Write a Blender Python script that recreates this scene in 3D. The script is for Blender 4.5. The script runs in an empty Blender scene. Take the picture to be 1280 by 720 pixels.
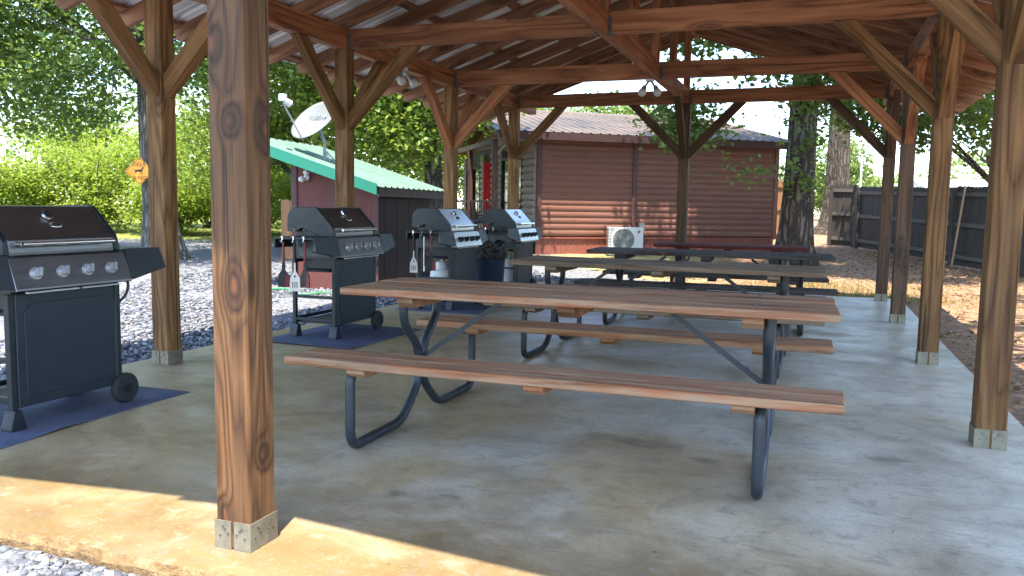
import bpy, bmesh, math, random
import numpy as np
from mathutils import Vector, Matrix
random.seed(7)
D = bpy.data
sc = bpy.context.scene
COL = sc.collection
R = math.radians
PI = math.pi

# ------------------------------------------------------------------ helpers
def link(o, parent=None):
    COL.objects.link(o)
    if parent is not None:
        o.parent = parent
    return o

def tag(o, label=None, cat=None, group=None, kind=None):
    if label: o['label'] = label
    if cat: o['category'] = cat
    if group: o['group'] = group
    if kind: o['kind'] = kind
    return o

def empty(name, loc=(0, 0, 0), rz=0.0, label=None, cat=None, group=None):
    o = D.objects.new(name, None)
    o.empty_display_size = 0.2
    o.location = loc
    o.rotation_euler = (0, 0, rz)
    link(o)
    return tag(o, label, cat, group)

def smooth(me, angle=40):
    for p in me.polygons: p.use_smooth = True
    try:
        me.set_sharp_from_angle(angle=R(angle))
    except Exception:
        pass

def obj(name, bm, mat, parent=None, loc=(0, 0, 0), rot=(0, 0, 0), sm=False, bevel=0.0):
    if bevel > 0:
        bmesh.ops.bevel(bm, geom=list(bm.edges), offset=bevel, segments=1, affect='EDGES', clamp_overlap=True)
    bmesh.ops.recalc_face_normals(bm, faces=list(bm.faces))
    me = D.meshes.new(name)
    bm.to_mesh(me); bm.free()
    if mat: me.materials.append(mat)
    if sm: smooth(me)
    o = D.objects.new(name, me)
    o.location = loc; o.rotation_euler = rot
    return link(o, parent)

def B(): return bmesh.new()

def box(bm, c, s, rot=None):
    m = Matrix.Translation(c)
    if rot is not None: m = m @ rot
    m = m @ Matrix.Diagonal((s[0], s[1], s[2], 1))
    bmesh.ops.create_cube(bm, size=1, matrix=m)
    return bm

def box2(bm, a, b):
    a = Vector(a); b = Vector(b)
    return box(bm, (a + b) / 2, (abs(b.x - a.x), abs(b.y - a.y), abs(b.z - a.z)))

def cyl(bm, p0, p1, r, r2=None, n=16):
    p0 = Vector(p0); p1 = Vector(p1); d = p1 - p0
    q = Vector((0, 0, 1)).rotation_difference(d).to_matrix().to_4x4()
    m = Matrix.Translation((p0 + p1) / 2) @ q
    bmesh.ops.create_cone(bm, cap_ends=True, segments=n, radius1=r, radius2=r if r2 is None else r2, depth=d.length, matrix=m)
    return bm

def sph(bm, c, r, s=(1, 1, 1), u=12, v=8, rot=None):
    m = Matrix.Translation(c)
    if rot is not None: m = m @ rot
    bmesh.ops.create_uvsphere(bm, u_segments=u, v_segments=v, radius=r, matrix=m @ Matrix.Diagonal((s[0], s[1], s[2], 1)))
    return bm

def prism(bm, prof, axis, a, b):
    """closed polygon prof (list of 2-tuples) extruded along axis ('x','y','z') from a to b"""
    def P(p, t):
        return {'x': (t, p[0], p[1]), 'y': (p[0], t, p[1]), 'z': (p[0], p[1], t)}[axis]
    v0 = [bm.verts.new(P(p, a)) for p in prof]
    v1 = [bm.verts.new(P(p, b)) for p in prof]
    n = len(prof)
    for i in range(n):
        bm.faces.new((v0[i], v0[(i + 1) % n], v1[(i + 1) % n], v1[i]))
    bm.faces.new(v0); bm.faces.new(list(reversed(v1)))
    return bm

def tube(bm, pts, r, n=10, radii=None, fillet=0.0, caps=True):
    pts = [Vector(p) for p in pts]
    if fillet > 0:
        out = [pts[0]]
        for i in range(1, len(pts) - 1):
            p, a, b = pts[i], pts[i - 1], pts[i + 1]
            da = (a - p); db = (b - p)
            f = min(fillet, da.length * .49, db.length * .49)
            s = p + da.normalized() * f; e = p + db.normalized() * f
            for k in range(7):
                t = k / 6
                out.append(s * (1 - t) ** 2 + p * 2 * t * (1 - t) + e * t ** 2)
        out.append(pts[-1]); pts = out
    m = len(pts)
    T = [(pts[min(i + 1, m - 1)] - pts[max(i - 1, 0)]).normalized() for i in range(m)]
    ref = Vector((0, 0, 1)) if abs(T[0].z) < .9 else Vector((1, 0, 0))
    u = T[0].cross(ref).normalized()
    rings = []
    for i in range(m):
        if i:
            u = (u - T[i] * u.dot(T[i]))
            u = u.normalized() if u.length > 1e-6 else T[i].orthogonal().normalized()
        w = T[i].cross(u)
        rr = radii[i] if radii else r
        rings.append([bm.verts.new(pts[i] + (u * math.cos(2 * PI * k / n) + w * math.sin(2 * PI * k / n)) * rr) for k in range(n)])
    for i in range(m - 1):
        for k in range(n):
            bm.faces.new((rings[i][k], rings[i][(k + 1) % n], rings[i + 1][(k + 1) % n], rings[i + 1][k]))
    if caps:
        bm.faces.new(list(reversed(rings[0]))); bm.faces.new(rings[-1])
    return bm

def timber(name, p0, p1, w, h, mat, parent=None, off=(0, 0, 0), up=(0, 0, 1), bevel=.004):
    """a straight timber of its own: local X is its long axis so the grain follows it"""
    p0 = Vector(p0) - Vector(off); p1 = Vector(p1) - Vector(off)
    x = (p1 - p0); L = x.length; x.normalize()
    z = Vector(up); z = (z - x * z.dot(x)).normalized(); y = z.cross(x)
    bm = B(); box(bm, (0, 0, 0), (L, w, h))
    o = obj(name, bm, mat, parent, bevel=bevel)
    M = Matrix((x, y, z)).transposed()
    o.location = (p0 + p1) / 2
    o.rotation_euler = M.to_euler()
    return o

def npmesh(name, verts, faces, mat, parent=None, tone=None, loc=(0, 0, 0), sm=False):
    verts = np.asarray(verts, np.float32); faces = np.asarray(faces, np.int32)
    k = faces.shape[1]
    me = D.meshes.new(name)
    me.vertices.add(len(verts)); me.vertices.foreach_set('co', verts.ravel())
    me.loops.add(faces.size); me.loops.foreach_set('vertex_index', faces.ravel())
    me.polygons.add(len(faces))
    me.polygons.foreach_set('loop_start', np.arange(0, faces.size, k, dtype=np.int32))
    me.polygons.foreach_set('loop_total', np.full(len(faces), k, np.int32))
    if sm: me.polygons.foreach_set('use_smooth', np.ones(len(faces), bool))
    me.update(calc_edges=True)
    if tone is not None:
        a = me.attributes.new('tone', 'FLOAT', 'POINT'); a.data.foreach_set('value', np.asarray(tone, np.float32))
    if mat: me.materials.append(mat)
    o = D.objects.new(name, me); o.location = loc
    return link(o, parent)

def text_mesh(name, body, size, mat, parent, loc, rot, depth=.0015):
    cu = D.curves.new(name, 'FONT'); cu.body = body; cu.size = size; cu.extrude = depth
    cu.align_x = 'CENTER'; cu.align_y = 'CENTER'
    t = D.objects.new(name + '_source', cu); COL.objects.link(t)
    dg = bpy.context.evaluated_depsgraph_get()
    me = D.meshes.new_from_object(t.evaluated_get(dg))
    D.objects.remove(t); D.curves.remove(cu)
    me.name = name; me.materials.clear(); me.materials.append(mat)
    o = D.objects.new(name, me); o.location = loc; o.rotation_euler = rot
    return link(o, parent)

# ------------------------------------------------------------------ material builder
class NT:
    def __init__(s, name):
        s.m = D.materials.new(name); s.m.use_nodes = True
        s.t = s.m.node_tree; s.n = s.t.nodes; s.l = s.t.links
        s.n.clear()
        s.out = s.n.new('ShaderNodeOutputMaterial')
    def set(s, sock, v):
        if v is None: return
        if hasattr(v, 'is_output') or isinstance(v, bpy.types.NodeSocket): s.l.new(v, sock)
        else:
            try: sock.default_value = v
            except Exception: sock.default_value = (*v, 1.0)
    def node(s, t, ins=None, **kw):
        nd = s.n.new(t)
        for k, v in kw.items(): setattr(nd, k, v)
        for k, v in (ins or {}).items(): s.set(nd.inputs[k], v)
        return nd
    def co(s, which='Object'): return s.node('ShaderNodeTexCoord').outputs[which]
    def pos(s): return s.node('ShaderNodeNewGeometry').outputs['Position']
    def vmul(s, v, k): return s.node('ShaderNodeVectorMath', {0: v, 1: k}, operation='MULTIPLY').outputs[0]
    def vadd(s, v, k): return s.node('ShaderNodeVectorMath', {0: v, 1: k}, operation='ADD').outputs[0]
    def math(s, op, a, b=0.0, clamp=False):
        nd = s.node('ShaderNodeMath', {0: a, 1: b}, operation=op); nd.use_clamp = clamp
        return nd.outputs[0]
    def noise(s, v, scale=5, detail=3, rough=.55, dist=0.0):
        return s.node('ShaderNodeTexNoise', {'Vector': v, 'Scale': scale, 'Detail': detail, 'Roughness': rough, 'Distortion': dist}).outputs['Fac']
    def noisec(s, v, scale=5, detail=2):
        return s.node('ShaderNodeTexNoise', {'Vector': v, 'Scale': scale, 'Detail': detail}).outputs['Color']
    def voro(s, v, scale=5, feature='F1', out='Distance', rnd=1.0):
        return s.node('ShaderNodeTexVoronoi', {'Vector': v, 'Scale': scale, 'Randomness': rnd}, feature=feature).outputs[out]
    def ramp(s, f, stops, interp='LINEAR'):
        nd = s.node('ShaderNodeValToRGB', {'Fac': f}); cr = nd.color_ramp; cr.interpolation = interp
        while len(cr.elements) < len(stops): cr.elements.new(.5)
        for e, (p, c) in zip(cr.elements, stops):
            e.position = p; e.color = (*c, 1) if isinstance(c, (tuple, list)) else (c, c, c, 1)
        return nd.outputs['Color']
    def mapr(s, v, a, b, c=0.0, d=1.0, it='SMOOTHSTEP'):
        return s.node('ShaderNodeMapRange', {0: v, 1: a, 2: b, 3: c, 4: d}, interpolation_type=it).outputs[0]
    def mix(s, f, a, b, mode='MIX'):
        nd = s.node('ShaderNodeMix', data_type='RGBA', blend_type=mode)
        s.set(nd.inputs[0], f); s.set(nd.inputs[6], a); s.set(nd.inputs[7], b)
        return nd.outputs[2]
    def sep(s, v): return s.node('ShaderNodeSeparateXYZ', {0: v}).outputs
    def comb(s, x, y, z): return s.node('ShaderNodeCombineXYZ', {0: x, 1: y, 2: z}).outputs[0]
    def bump(s, h, strength=.3, dist=.01):
        return s.node('ShaderNodeBump', {'Height': h, 'Strength': strength, 'Distance': dist}).outputs[0]
    def rnd(s): return s.node('ShaderNodeObjectInfo').outputs['Random']
    def island(s): return s.node('ShaderNodeNewGeometry').outputs['Random Per Island']
    def attr(s, n): return s.node('ShaderNodeAttribute', attribute_name=n).outputs['Fac']
    def bsdf(s, base, rough=.6, metal=0.0, normal=None, spec=.5, **kw):
        ins = {'Base Color': base, 'Roughness': rough, 'Metallic': metal, 'Specular IOR Level': spec}
        if normal is not None: ins['Normal'] = normal
        ins.update(kw)
        nd = s.node('ShaderNodeBsdfPrincipled', ins)
        s.l.new(nd.outputs[0], s.out.inputs[0]); return s.m

def plain(name, col, rough=.5, metal=0.0, var=.12, scale=30, bump=0.0, spec=.5):
    t = NT(name); v = t.co()
    n = t.noise(v, scale, 4); n2 = t.noise(v, scale * .13, 2)
    f = t.math('ADD', t.math('MULTIPLY', n, .5), t.math('MULTIPLY', n2, .5))
    c = t.ramp(f, [(.3, tuple(x * (1 - var) for x in col)), (.7, tuple(min(1, x * (1 + var)) for x in col))])
    r = t.mapr(n2, .3, .7, max(.02, rough - .08), min(1, rough + .08))
    return t.bsdf(c, r, metal, t.bump(n, bump, .003) if bump else None, spec)

def wood(name, dark, mid, light, isl=False, grey=None, greyamt=0.0, rough=.72, knot=(.035, .018, .011), core=(.16, .065, .028), rings=9.0, red=None, spec=.3, knots=None, kscale=(1.5, 4.6, 4.6)):
    t = NT(name); v0 = t.co(); v = v0
    r = t.rnd()
    if isl: r = t.math('ADD', r, t.island())
    v = t.vadd(v, t.comb(t.math('MULTIPLY', r, 37.3), t.math('MULTIPLY', r, 11.7), t.math('MULTIPLY', r, 23.1)))
    wob = t.vadd(t.vmul(t.vadd(t.noisec(t.vmul(v, (3, 30, 30)), 1.0, 2), (-.5, -.5, -.5)), (.03, .012, .012)), t.vmul(t.vadd(t.noisec(t.vmul(v, (4, 9, 9)), 1.0, 2), (-.5, -.5, -.5)), (.07, .035, .035)))
    kd = t.voro(t.vmul(t.vadd(v, wob), kscale), 1.0)
    if knots:
        kd = t.math('ADD', kd, .6)
        for (kx, ky, kz, kr) in knots:
            dv = t.vmul(t.vadd(t.vadd(v0, wob), (-kx, -ky, -kz)), (.62 * .25 / kr, .25 / kr, .25 / kr))
            kd = t.math('MINIMUM', kd, t.node('ShaderNodeVectorMath', {0: dv}, operation='LENGTH').outputs['Value'])
    kd = t.math('MULTIPLY', kd, 1.25) if not knots else kd
    kn = t.mapr(kd, .02, .55, 1, 0)
    kring = t.math('MULTIPLY', t.mapr(kd, .08, .30, 1, 0), t.mapr(t.noise(t.vmul(v, (14, 40, 40)), 1.0, 3), .3, .6, .45, 1))
    kcore = t.mapr(kd, .03, .13, 1, 0)
    base = t.noise(t.vmul(v, (.42, 5.5, 5.5)), 1.0, 2, .45, .2)
    iso = t.math('ADD', t.math('MULTIPLY', base, rings), t.math('MULTIPLY', t.math('POWER', kn, 1.6), 2.0))
    ring = t.math('POWER', t.math('MULTIPLY', t.math('PINGPONG', iso, .5), 2), .55)
    fib = t.noise(t.vmul(v, (1.6, 85, 85)), 1.0, 4, .7)
    fib2 = t.noise(t.vmul(v, (1.0, 30, 30)), 1.0, 4, .65)
    f = t.math('ADD', t.math('ADD', t.math('MULTIPLY', ring, .26), t.math('MULTIPLY', fib, .46)), t.math('MULTIPLY', fib2, .38))
    c = t.ramp(f, [(.36, dark), (.53, mid), (.74, light)])
    big = t.noise(t.vmul(v, (.9, 5, 5)), 1.3, 4, .6)
    c = t.mix(t.mapr(big, .38, .68, 0, .62), c, t.mix(.6, c, dark), 'MIX')
    if red: c = t.mix(t.mapr(t.noise(t.vmul(v, (1.4, 8, 8)), 1.2, 4), .45, .62, 0, .7), c, red)
    tone = t.mapr(r, 0, 1, .82, 1.15, 'LINEAR') if not isl else t.mapr(t.island(), 0, 1, .8, 1.18, 'LINEAR')
    c = t.mix(1.0, c, t.comb(tone, tone, tone), 'MULTIPLY')
    if grey: c = t.mix(t.mapr(t.noise(t.vmul(v, (1, 14, 14)), 2.0, 5, .65), .38, .62, 0, greyamt), c, grey)
    c = t.mix(t.math('MULTIPLY', t.mapr(kd, .18, .5, 1, 0), .45), c, dark)
    c = t.mix(t.math('MULTIPLY', kring, .55), c, knot)
    c = t.mix(t.math('MULTIPLY', kcore, t.mapr(fib2, .35, .6, .1, .75)), c, core)
    h = t.math('ADD', t.math('MULTIPLY', fib, .6), t.math('MULTIPLY', ring, .3))
    crack = t.mapr(t.noise(t.vmul(v, (.42, 34, 34)), 1.0, 2, .5, .15), .335, .29, 0, 1)
    c = t.mix(t.math('MULTIPLY', crack, .75), c, tuple(x * .35 for x in dark))
    return t.bsdf(c, rough, 0, t.bump(t.math('SUBTRACT', h, t.math('MULTIPLY', crack, .6)), .4, .004), spec)

M = {}
KNOTS = [(-.441, -.07, -.018, .046), (.109, -.07, -.012, .036), (.343, -.07, .055, .05), (-1.208, -.07, .031, .036), (.089, .035, -.07, .05), (-1.009, .009, -.07, .034)]
M['post'] = wood('aged_post_timber', (.012, .0048, .0017), (.086, .037, .0125), (.21, .10, .038), rings=13, grey=(.105, .056, .028), greyamt=.45, rough=.65, knots=KNOTS, core=(.17, .062, .024))
M['oakpost'] = wood('golden_post_timber', (.040, .017, .006), (.165, .079, .028), (.31, .165, .066), rings=9, grey=(.135, .085, .048), greyamt=.3, rough=.7, spec=.2)
M['backlitpost'] = wood('backlit_post_timber', (.035, .02, .011), (.075, .042, .023), (.12, .07, .04), rings=10, rough=.7)  # same posts, darkened: backlit look of the far ones is in the colour
M['beam'] = wood('red_brown_beam_timber', (.10, .036, .015), (.30, .115, .048), (.46, .205, .092), rings=7, rough=.6)
M['rafter'] = wood('dull_rafter_timber', (.13, .058, .029), (.27, .128, .065), (.39, .205, .115), rings=6, rough=.7)
M['table1'] = wood('worn_red_table_wood', (.09, .033, .014), (.275, .118, .056), (.41, .21, .115), isl=True, grey=(.34, .245, .155), greyamt=.75, rings=6, red=(.36, .115, .045), rough=.66, spec=.2, kscale=(1.1, 3.2, 3.2))
M['table2'] = wood('brown_grey_table_wood', (.06, .034, .019), (.16, .098, .058), (.25, .168, .108), isl=True, grey=(.20, .155, .11), greyamt=.75, rings=6, rough=.72, spec=.15, kscale=(1.1, 3.2, 3.2))
M['table3'] = wood('dark_grey_table_wood', (.022, .018, .016), (.045, .037, .033), (.075, .064, .058), isl=True, grey=(.095, .085, .078), greyamt=.6, rings=7, rough=.72, spec=.15)
M['table4'] = wood('dark_red_table_wood', (.045, .009, .008), (.09, .018, .015), (.14, .034, .027), isl=True, rings=6, rough=.7, spec=.15)
M['pipe'] = plain('dark_blue_grey_steel', (.028, .036, .044), .38, .25, .3, 40, .1)
M['pipeblack'] = plain('black_steel', (.018, .019, .021), .42, .2, .25, 40)
M['galv'] = plain('galvanised_strap', (.21, .19, .14), .55, .45, .4, 22, .2)
M['hanger'] = plain('dull_hanger_steel', (.12, .11, .10), .6, .4, .25, 60)
M['nail'] = plain('nail_steel', (.11, .10, .085), .5, .5)
M['coat'] = plain('black_powder_coat', (.0075, .013, .017), .46, 0, .2, 120, .12)
M['coatlow'] = plain('black_blue_panel', (.009, .020, .026), .46, 0, .15, 90, .06)
def brushed(name, col, rough, metal=.95):
    t = NT(name); v = t.co()
    n = t.noise(t.vmul(v, (3, 260, 260)), 1.0, 3)
    n2 = t.noise(v, 5, 3)
    c = t.ramp(n, [(.3, tuple(x * .8 for x in col)), (.7, col)])
    c = t.mix(t.mapr(n2, .4, .7, 0, .25), c, tuple(x * .6 for x in col))
    return t.bsdf(c, t.mapr(n, .3, .7, rough - .06, rough + .08), metal, t.bump(n, .04, .001))
M['darksteel'] = brushed('dark_stainless', (.19, .18, .18), .36)
M['plate'] = plain('dull_end_plate', (.07, .075, .08), .5, .3)
M['steel'] = brushed('bright_stainless', (.72, .72, .71), .34)
M['chrome'] = plain('chrome', (.82, .82, .80), .14, 1.0, .05)
M['knobsteel'] = plain('satin_knob_metal', (.50, .50, .49), .36, .8, .05)
M['rubber'] = plain('black_rubber', (.016, .018, .02), .75, 0, .2, 60, .2)
M['plasticred'] = plain('red_plastic', (.17, .010, .014), .4)
M['enamel'] = plain('white_enamel_tank', (.70, .70, .68), .35, 0, .06)
M['mat'] = None
M['navy'] = plain('navy_plastic', (.010, .020, .038), .42, 0, .2, 20)
M['white'] = plain('white_plastic', (.55, .56, .55), .45, 0, .05)
M['dishgrey'] = plain('pale_grey_dish', (.17, .175, .168), .4, 0, .05)
M['grey'] = plain('mid_grey', (.25, .26, .27), .5, .1)
M['hose'] = plain('green_hose', (.03, .28, .10), .35)
M['greenroof'] = None

def t_mat():
    t = NT('blue_grey_felt_mat'); v = t.co()
    n = t.noise(v, 160, 2); n2 = t.noise(v, 6, 4)
    c = t.ramp(n2, [(.3, (.052, .062, .105)), (.7, (.085, .097, .15))])
    c = t.mix(t.mapr(n, .4, .7, 0, .35), c, (.09, .10, .14))
    return t.bsdf(c, .8, 0, t.bump(n, .3, .003), .2)
M['mat'] = t_mat()

def t_concrete():
    t = NT('stained_concrete'); v = t.co()
    x, y, z = t.sep(v)
    n1 = t.noise(v, .55, 4, .55, .6); n2 = t.noise(t.vadd(v, (5, 3, 0)), 1.9, 6, .62, .9); n3 = t.noise(v, 9, 6, .7, .4); fine = t.noise(v, 240, 3)
    n4 = t.noise(t.vadd(t.vmul(v, (1.3, 1.9, 1)), (9, 1, 0)), 1.5, 7, .68, .35)
    grey = t.ramp(n2, [(.30, (.30, .26, .195)), (.5, (.42, .375, .29)), (.70, (.52, .475, .38))])
    olive = t.ramp(n2, [(.30, (.255, .18, .085)), (.5, (.365, .265, .138)), (.72, (.46, .35, .20))])
    ochre = t.ramp(n2, [(.3, (.125, .078, .027)), (.6, (.185, .122, .048)), (.8, (.23, .16, .072))])
    # iron staining: strongest along the front edge and the left half, where the gravel dust washes in
    side = t.mapr(x, -4.6, 1.0, .20, -.12, 'LINEAR')
    far = t.mapr(y, 3, 8, .05, -.06, 'LINEAR')
    f = t.math('ADD', t.math('ADD', n1, side), far)
    c = t.mix(t.mapr(f, .40, .62), grey, olive)
    front = t.mapr(t.math('ADD', y, t.math('MULTIPLY', t.math('SUBTRACT', n4, .5), 1.6)), 3.1, 2.2, 0, .9)
    c = t.mix(front, c, ochre)
    c = t.mix(t.mapr(x, -1.5, 1.2, 0, .35), c, t.mix(1.0, c, (1.5, 1.48, 1.48), 'MULTIPLY'))  # right side lightened: skylight from the open side put into the colour
    c = t.mix(t.mapr(n4, .52, .74, 0, .34), c, (.16, .15, .12))
    c = t.mix(t.mapr(n4, .42, .26, 0, .25), c, (.48, .44, .34))
    c = t.mix(t.mapr(t.noise(t.vadd(v, (1, 8, 0)), 1.4, 6, .66, .3), .55, .72, 0, .5), c, (.38, .275, .14))
    c = t.mix(t.mapr(n3, .51, .66, 0, .42), c, (.17, .15, .115))
    c = t.mix(t.mapr(n3, .46, .28, 0, .3), c, (.48, .46, .41))
    gr = t.noise(v, 55, 4, .75)
    c = t.mix(t.mapr(gr, .54, .66, 0, .5), c, (.15, .135, .11)); c = t.mix(t.mapr(gr, .44, .30, 0, .3), c, (.50, .48, .43))
    scr = t.noise(t.vmul(t.vadd(v, t.vmul(t.noisec(v, .8, 2), (.6, .6, 0))), (3.0, 42, 1)), 1.0, 3, .6)
    c = t.mix(t.mapr(scr, .58, .66, 0, .3), c, (.12, .11, .09))
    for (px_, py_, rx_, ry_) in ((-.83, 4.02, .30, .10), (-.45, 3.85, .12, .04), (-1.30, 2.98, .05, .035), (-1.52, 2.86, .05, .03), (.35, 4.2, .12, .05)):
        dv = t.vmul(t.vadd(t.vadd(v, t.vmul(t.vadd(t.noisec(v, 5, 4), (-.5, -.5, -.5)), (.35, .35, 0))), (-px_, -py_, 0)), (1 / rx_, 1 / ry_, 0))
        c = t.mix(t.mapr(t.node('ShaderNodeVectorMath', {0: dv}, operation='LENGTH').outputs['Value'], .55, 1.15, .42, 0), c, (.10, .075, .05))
    sp = t.voro(v, 3.4); c = t.mix(t.mapr(sp, .032, .022, 0, .8), c, (.05, .04, .03))
    sp = t.voro(t.vadd(v, (2, 5, 0)), 2.6); c = t.mix(t.mapr(sp, .022, .014, 0, .8), c, (.6, .58, .52))
    h = t.math('ADD', t.math('MULTIPLY', fine, .5), t.math('MULTIPLY', n3, .8))
    return t.bsdf(c, t.mapr(n4, .3, .7, .30, .55), 0, t.bump(h, .14, .004), .5)
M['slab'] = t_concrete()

def t_slabedge():
    t = NT('crumbly_slab_edge'); v = t.co()
    n = t.noise(v, 14, 6, .7); n2 = t.noise(v, 60, 4)
    c = t.ramp(n, [(.3, (.10, .06, .028)), (.55, (.21, .135, .065)), (.75, (.34, .25, .13))])
    return t.bsdf(c, .9, 0, t.bump(t.math('ADD', n, n2), .8, .015), .2)
M['slabedge'] = t_slabedge()

def t_ground():
    t = NT('gravel_dirt_and_grass'); v = t.co(); x, y, z = t.sep(v)
    cell = t.voro(v, 34, 'F1', 'Color'); cd = t.voro(v, 34); cs = t.sep(cell)[0]
    big = t.noise(v, .35, 4)
    grav = t.ramp(cs, [(.0, (.08, .088, .105)), (.45, (.17, .18, .20)), (.8, (.27, .275, .29)), (1.0, (.31, .26, .20))])
    grav = t.mix(t.mapr(cd, .35, .7, 0, .75), grav, (.09, .09, .10))
    n = t.noise(v, 1.3, 5, .65); nf = t.noise(v, 26, 5, .7); nl = t.voro(v, 17, 'F1', 'Color')
    dirt = t.ramp(nf, [(.3, (.10, .060, .035)), (.5, (.20, .12, .07)), (.72, (.33, .205, .125))])
    dirt = t.mix(t.mapr(t.sep(nl)[1], .72, .8, 0, .7), dirt, (.40, .22, .12))
    moss = t.ramp(nf, [(.3, (.055, .065, .012)), (.7, (.17, .165, .03))])
    dirt = t.mix(t.mapr(n, .60, .70, 0, .75), dirt, moss)
    straw = t.ramp(nf, [(.3, (.24, .19, .07)), (.7, (.42, .35, .15))])
    # where the gravel lies: left of the slab and round its back-left corner, ragged edge
    gx = t.math('ADD', x, t.math('MULTIPLY', t.math('SUBTRACT', n, .5), 2.4))
    edge = t.mapr(t.math('SUBTRACT', gx, t.mapr(y, 11.6, 16, .2, -4.6, 'LINEAR')), -.4, .5, 1, 0)
    dep = t.math('ADD', t.math('MULTIPLY', x, -.3447), t.math('MULTIPLY', y, .9387))
    dep = t.math('ADD', dep, t.math('MULTIPLY', t.math('SUBTRACT', n, .5), 2.0))
    end = t.mapr(dep, 21.5, 22.6, 1, 0)
    end2 = t.mapr(t.math('ADD', dep, t.math('MULTIPLY', t.mapr(x, -9, -3), 5.2)), 21.5, 23, 1, 0)
    gm = t.math('MULTIPLY', edge, t.math('MULTIPLY', end, end2))
    fr = t.mapr(y, 2.0, 1.9, 0, 1)
    gm = t.math('MAXIMUM', gm, fr)
    lawn = t.mix(n, (.13, .16, .03), (.25, .26, .07))
    back = t.mix(t.mapr(x, -9, -5), lawn, straw)
    soil = t.mix(t.mapr(x, -3.4, -1.2), back, dirt)
    c = t.mix(gm, soil, grav)
    h = t.math('ADD', t.math('MULTIPLY', cd, t.math('MULTIPLY', gm, -1.0)), t.math('MULTIPLY', nf, .6))
    return t.bsdf(c, .9, 0, t.bump(h, .7, .02), .25)
M['ground'] = t_ground()

def t_stone():
    t = NT('blue_grey_gravel_stone'); v = t.co(); a = t.attr('tone'); n = t.noise(v, 90, 3)
    c = t.ramp(a, [(0, (.055, .063, .08)), (.5, (.13, .142, .165)), (.85, (.22, .23, .25)), (.96, (.32, .32, .33)), (1, (.27, .16, .08))])
    c = t.mix(t.mapr(n, .4, .7, 0, .35), c, (.20, .20, .21))
    return t.bsdf(c, .8, 0, t.bump(n, .3, .004), .3)
M['stone'] = t_stone()

def t_leaf(name, dark, mid, light, trans=.42):
    t = NT(name); a = t.attr('tone')
    c = t.ramp(a, [(0, dark), (.5, mid), (1, light)])
    p = t.node('ShaderNodeBsdfPrincipled', {'Base Color': c, 'Roughness': .5, 'Specular IOR Level': .35})
    tc = t.mix(.5, c, (.42, .50, .06), 'MIX')
    tr = t.node('ShaderNodeBsdfTranslucent', {'Color': tc})
    mx = t.node('ShaderNodeMixShader', {0: trans, 1: p.outputs[0], 2: tr.outputs[0]})
    t.l.new(mx.outputs[0], t.out.inputs[0]); return t.m
M['leaf_oak'] = t_leaf('oak_leaves', (.05, .115, .04), (.12, .21, .062), (.26, .34, .09), .5)
M['leaf_shade'] = t_leaf('shaded_oak_leaves', (.028, .065, .02), (.065, .12, .035), (.15, .21, .055), .42)  # darker copy of the oak leaves with crown shade in its colour
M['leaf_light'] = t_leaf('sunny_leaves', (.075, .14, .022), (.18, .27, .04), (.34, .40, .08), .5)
M['leaf_bush'] = t_leaf('bush_leaves', (.08, .15, .02), (.22, .32, .04), (.42, .46, .08), .5)
M['leaf_far'] = t_leaf('far_leaves', (.07, .13, .035), (.13, .21, .055), (.22, .30, .09), .4)
M['leaf_dry'] = t_leaf('dry_leaves', (.10, .045, .02), (.24, .12, .055), (.42, .25, .13), .15)
M['grass'] = t_leaf('grass_blades', (.06, .08, .012), (.15, .17, .025), (.27, .27, .05), .35)

def t_bark(name, a, b, c3, sc=1.0):
    t = NT(name); v = t.co()
    vv = t.vadd(t.vmul(v, (9 * sc, 9 * sc, 1.7 * sc)), t.vmul(t.noisec(v, 3, 3), (1.2, 1.2, 1.2)))
    r = t.voro(vv, 1.0, 'DISTANCE_TO_EDGE'); n = t.noise(v, 18, 5, .7); m = t.noise(v, .9, 3)
    f = t.math('ADD', t.math('MULTIPLY', t.mapr(r, 0, .35), .6), t.math('MULTIPLY', n, .4))
    c = t.ramp(f, [(.15, a), (.5, b), (.85, c3)])
    c = t.mix(t.mapr(m, .52, .68, 0, .5), c, (.085, .095, .06))
    return t.bsdf(c, .9, 0, t.bump(f, .9, .04), .2)
M['bark_dark'] = t_bark('dark_ridged_bark', (.025, .020, .016), (.075, .06, .048), (.16, .135, .11))
M['bark_pale'] = t_bark('pale_brown_bark', (.035, .027, .021), (.085, .067, .052), (.14, .115, .092), 1.2)
M['bark_grey'] = t_bark('grey_bark', (.05, .047, .043), (.12, .112, .10), (.20, .19, .17), 1.3)

def t_paintwood(name, col, axis='z', var=.25, rough=.6, freq=(2, 2, 40)):
    t = NT(name); v = t.co()
    n = t.noise(t.vmul(v, freq), 1.0, 4, .6); m = t.noise(v, 1.1, 4); d = t.noise(v, 7, 5, .7)
    c = t.ramp(n, [(.25, tuple(x * (1 - var) for x in col)), (.75, tuple(x * (1 + var) for x in col))])
    c = t.mix(t.mapr(m, .45, .7, 0, .3), c, tuple(x * .62 for x in col))
    c = t.mix(t.mapr(d, .58, .72, 0, .25), c, tuple(min(1, x * 1.5 + .02) for x in col))
    return t.bsdf(c, rough, 0, t.bump(n, .25, .004), .35)
M['siding'] = t_paintwood('red_log_siding', (.17, .073, .05), freq=(4, 4, 60), rough=.55)
M['skirt'] = t_paintwood('red_skirting', (.23, .075, .052), freq=(40, 40, 2))
M['trim'] = t_paintwood('dark_red_trim', (.085, .036, .032), freq=(30, 30, 3))
M['fascia'] = t_paintwood('dark_brown_fascia', (.05, .024, .021), freq=(4, 4, 40))
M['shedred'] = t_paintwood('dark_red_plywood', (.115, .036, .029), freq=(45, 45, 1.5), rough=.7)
M['shedshade'] = t_paintwood('shaded_shed_wall', (.030, .019, .019), freq=(45, 45, 1.5), rough=.75)  # side wall darkened, shade below the eave painted into its colour
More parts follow.
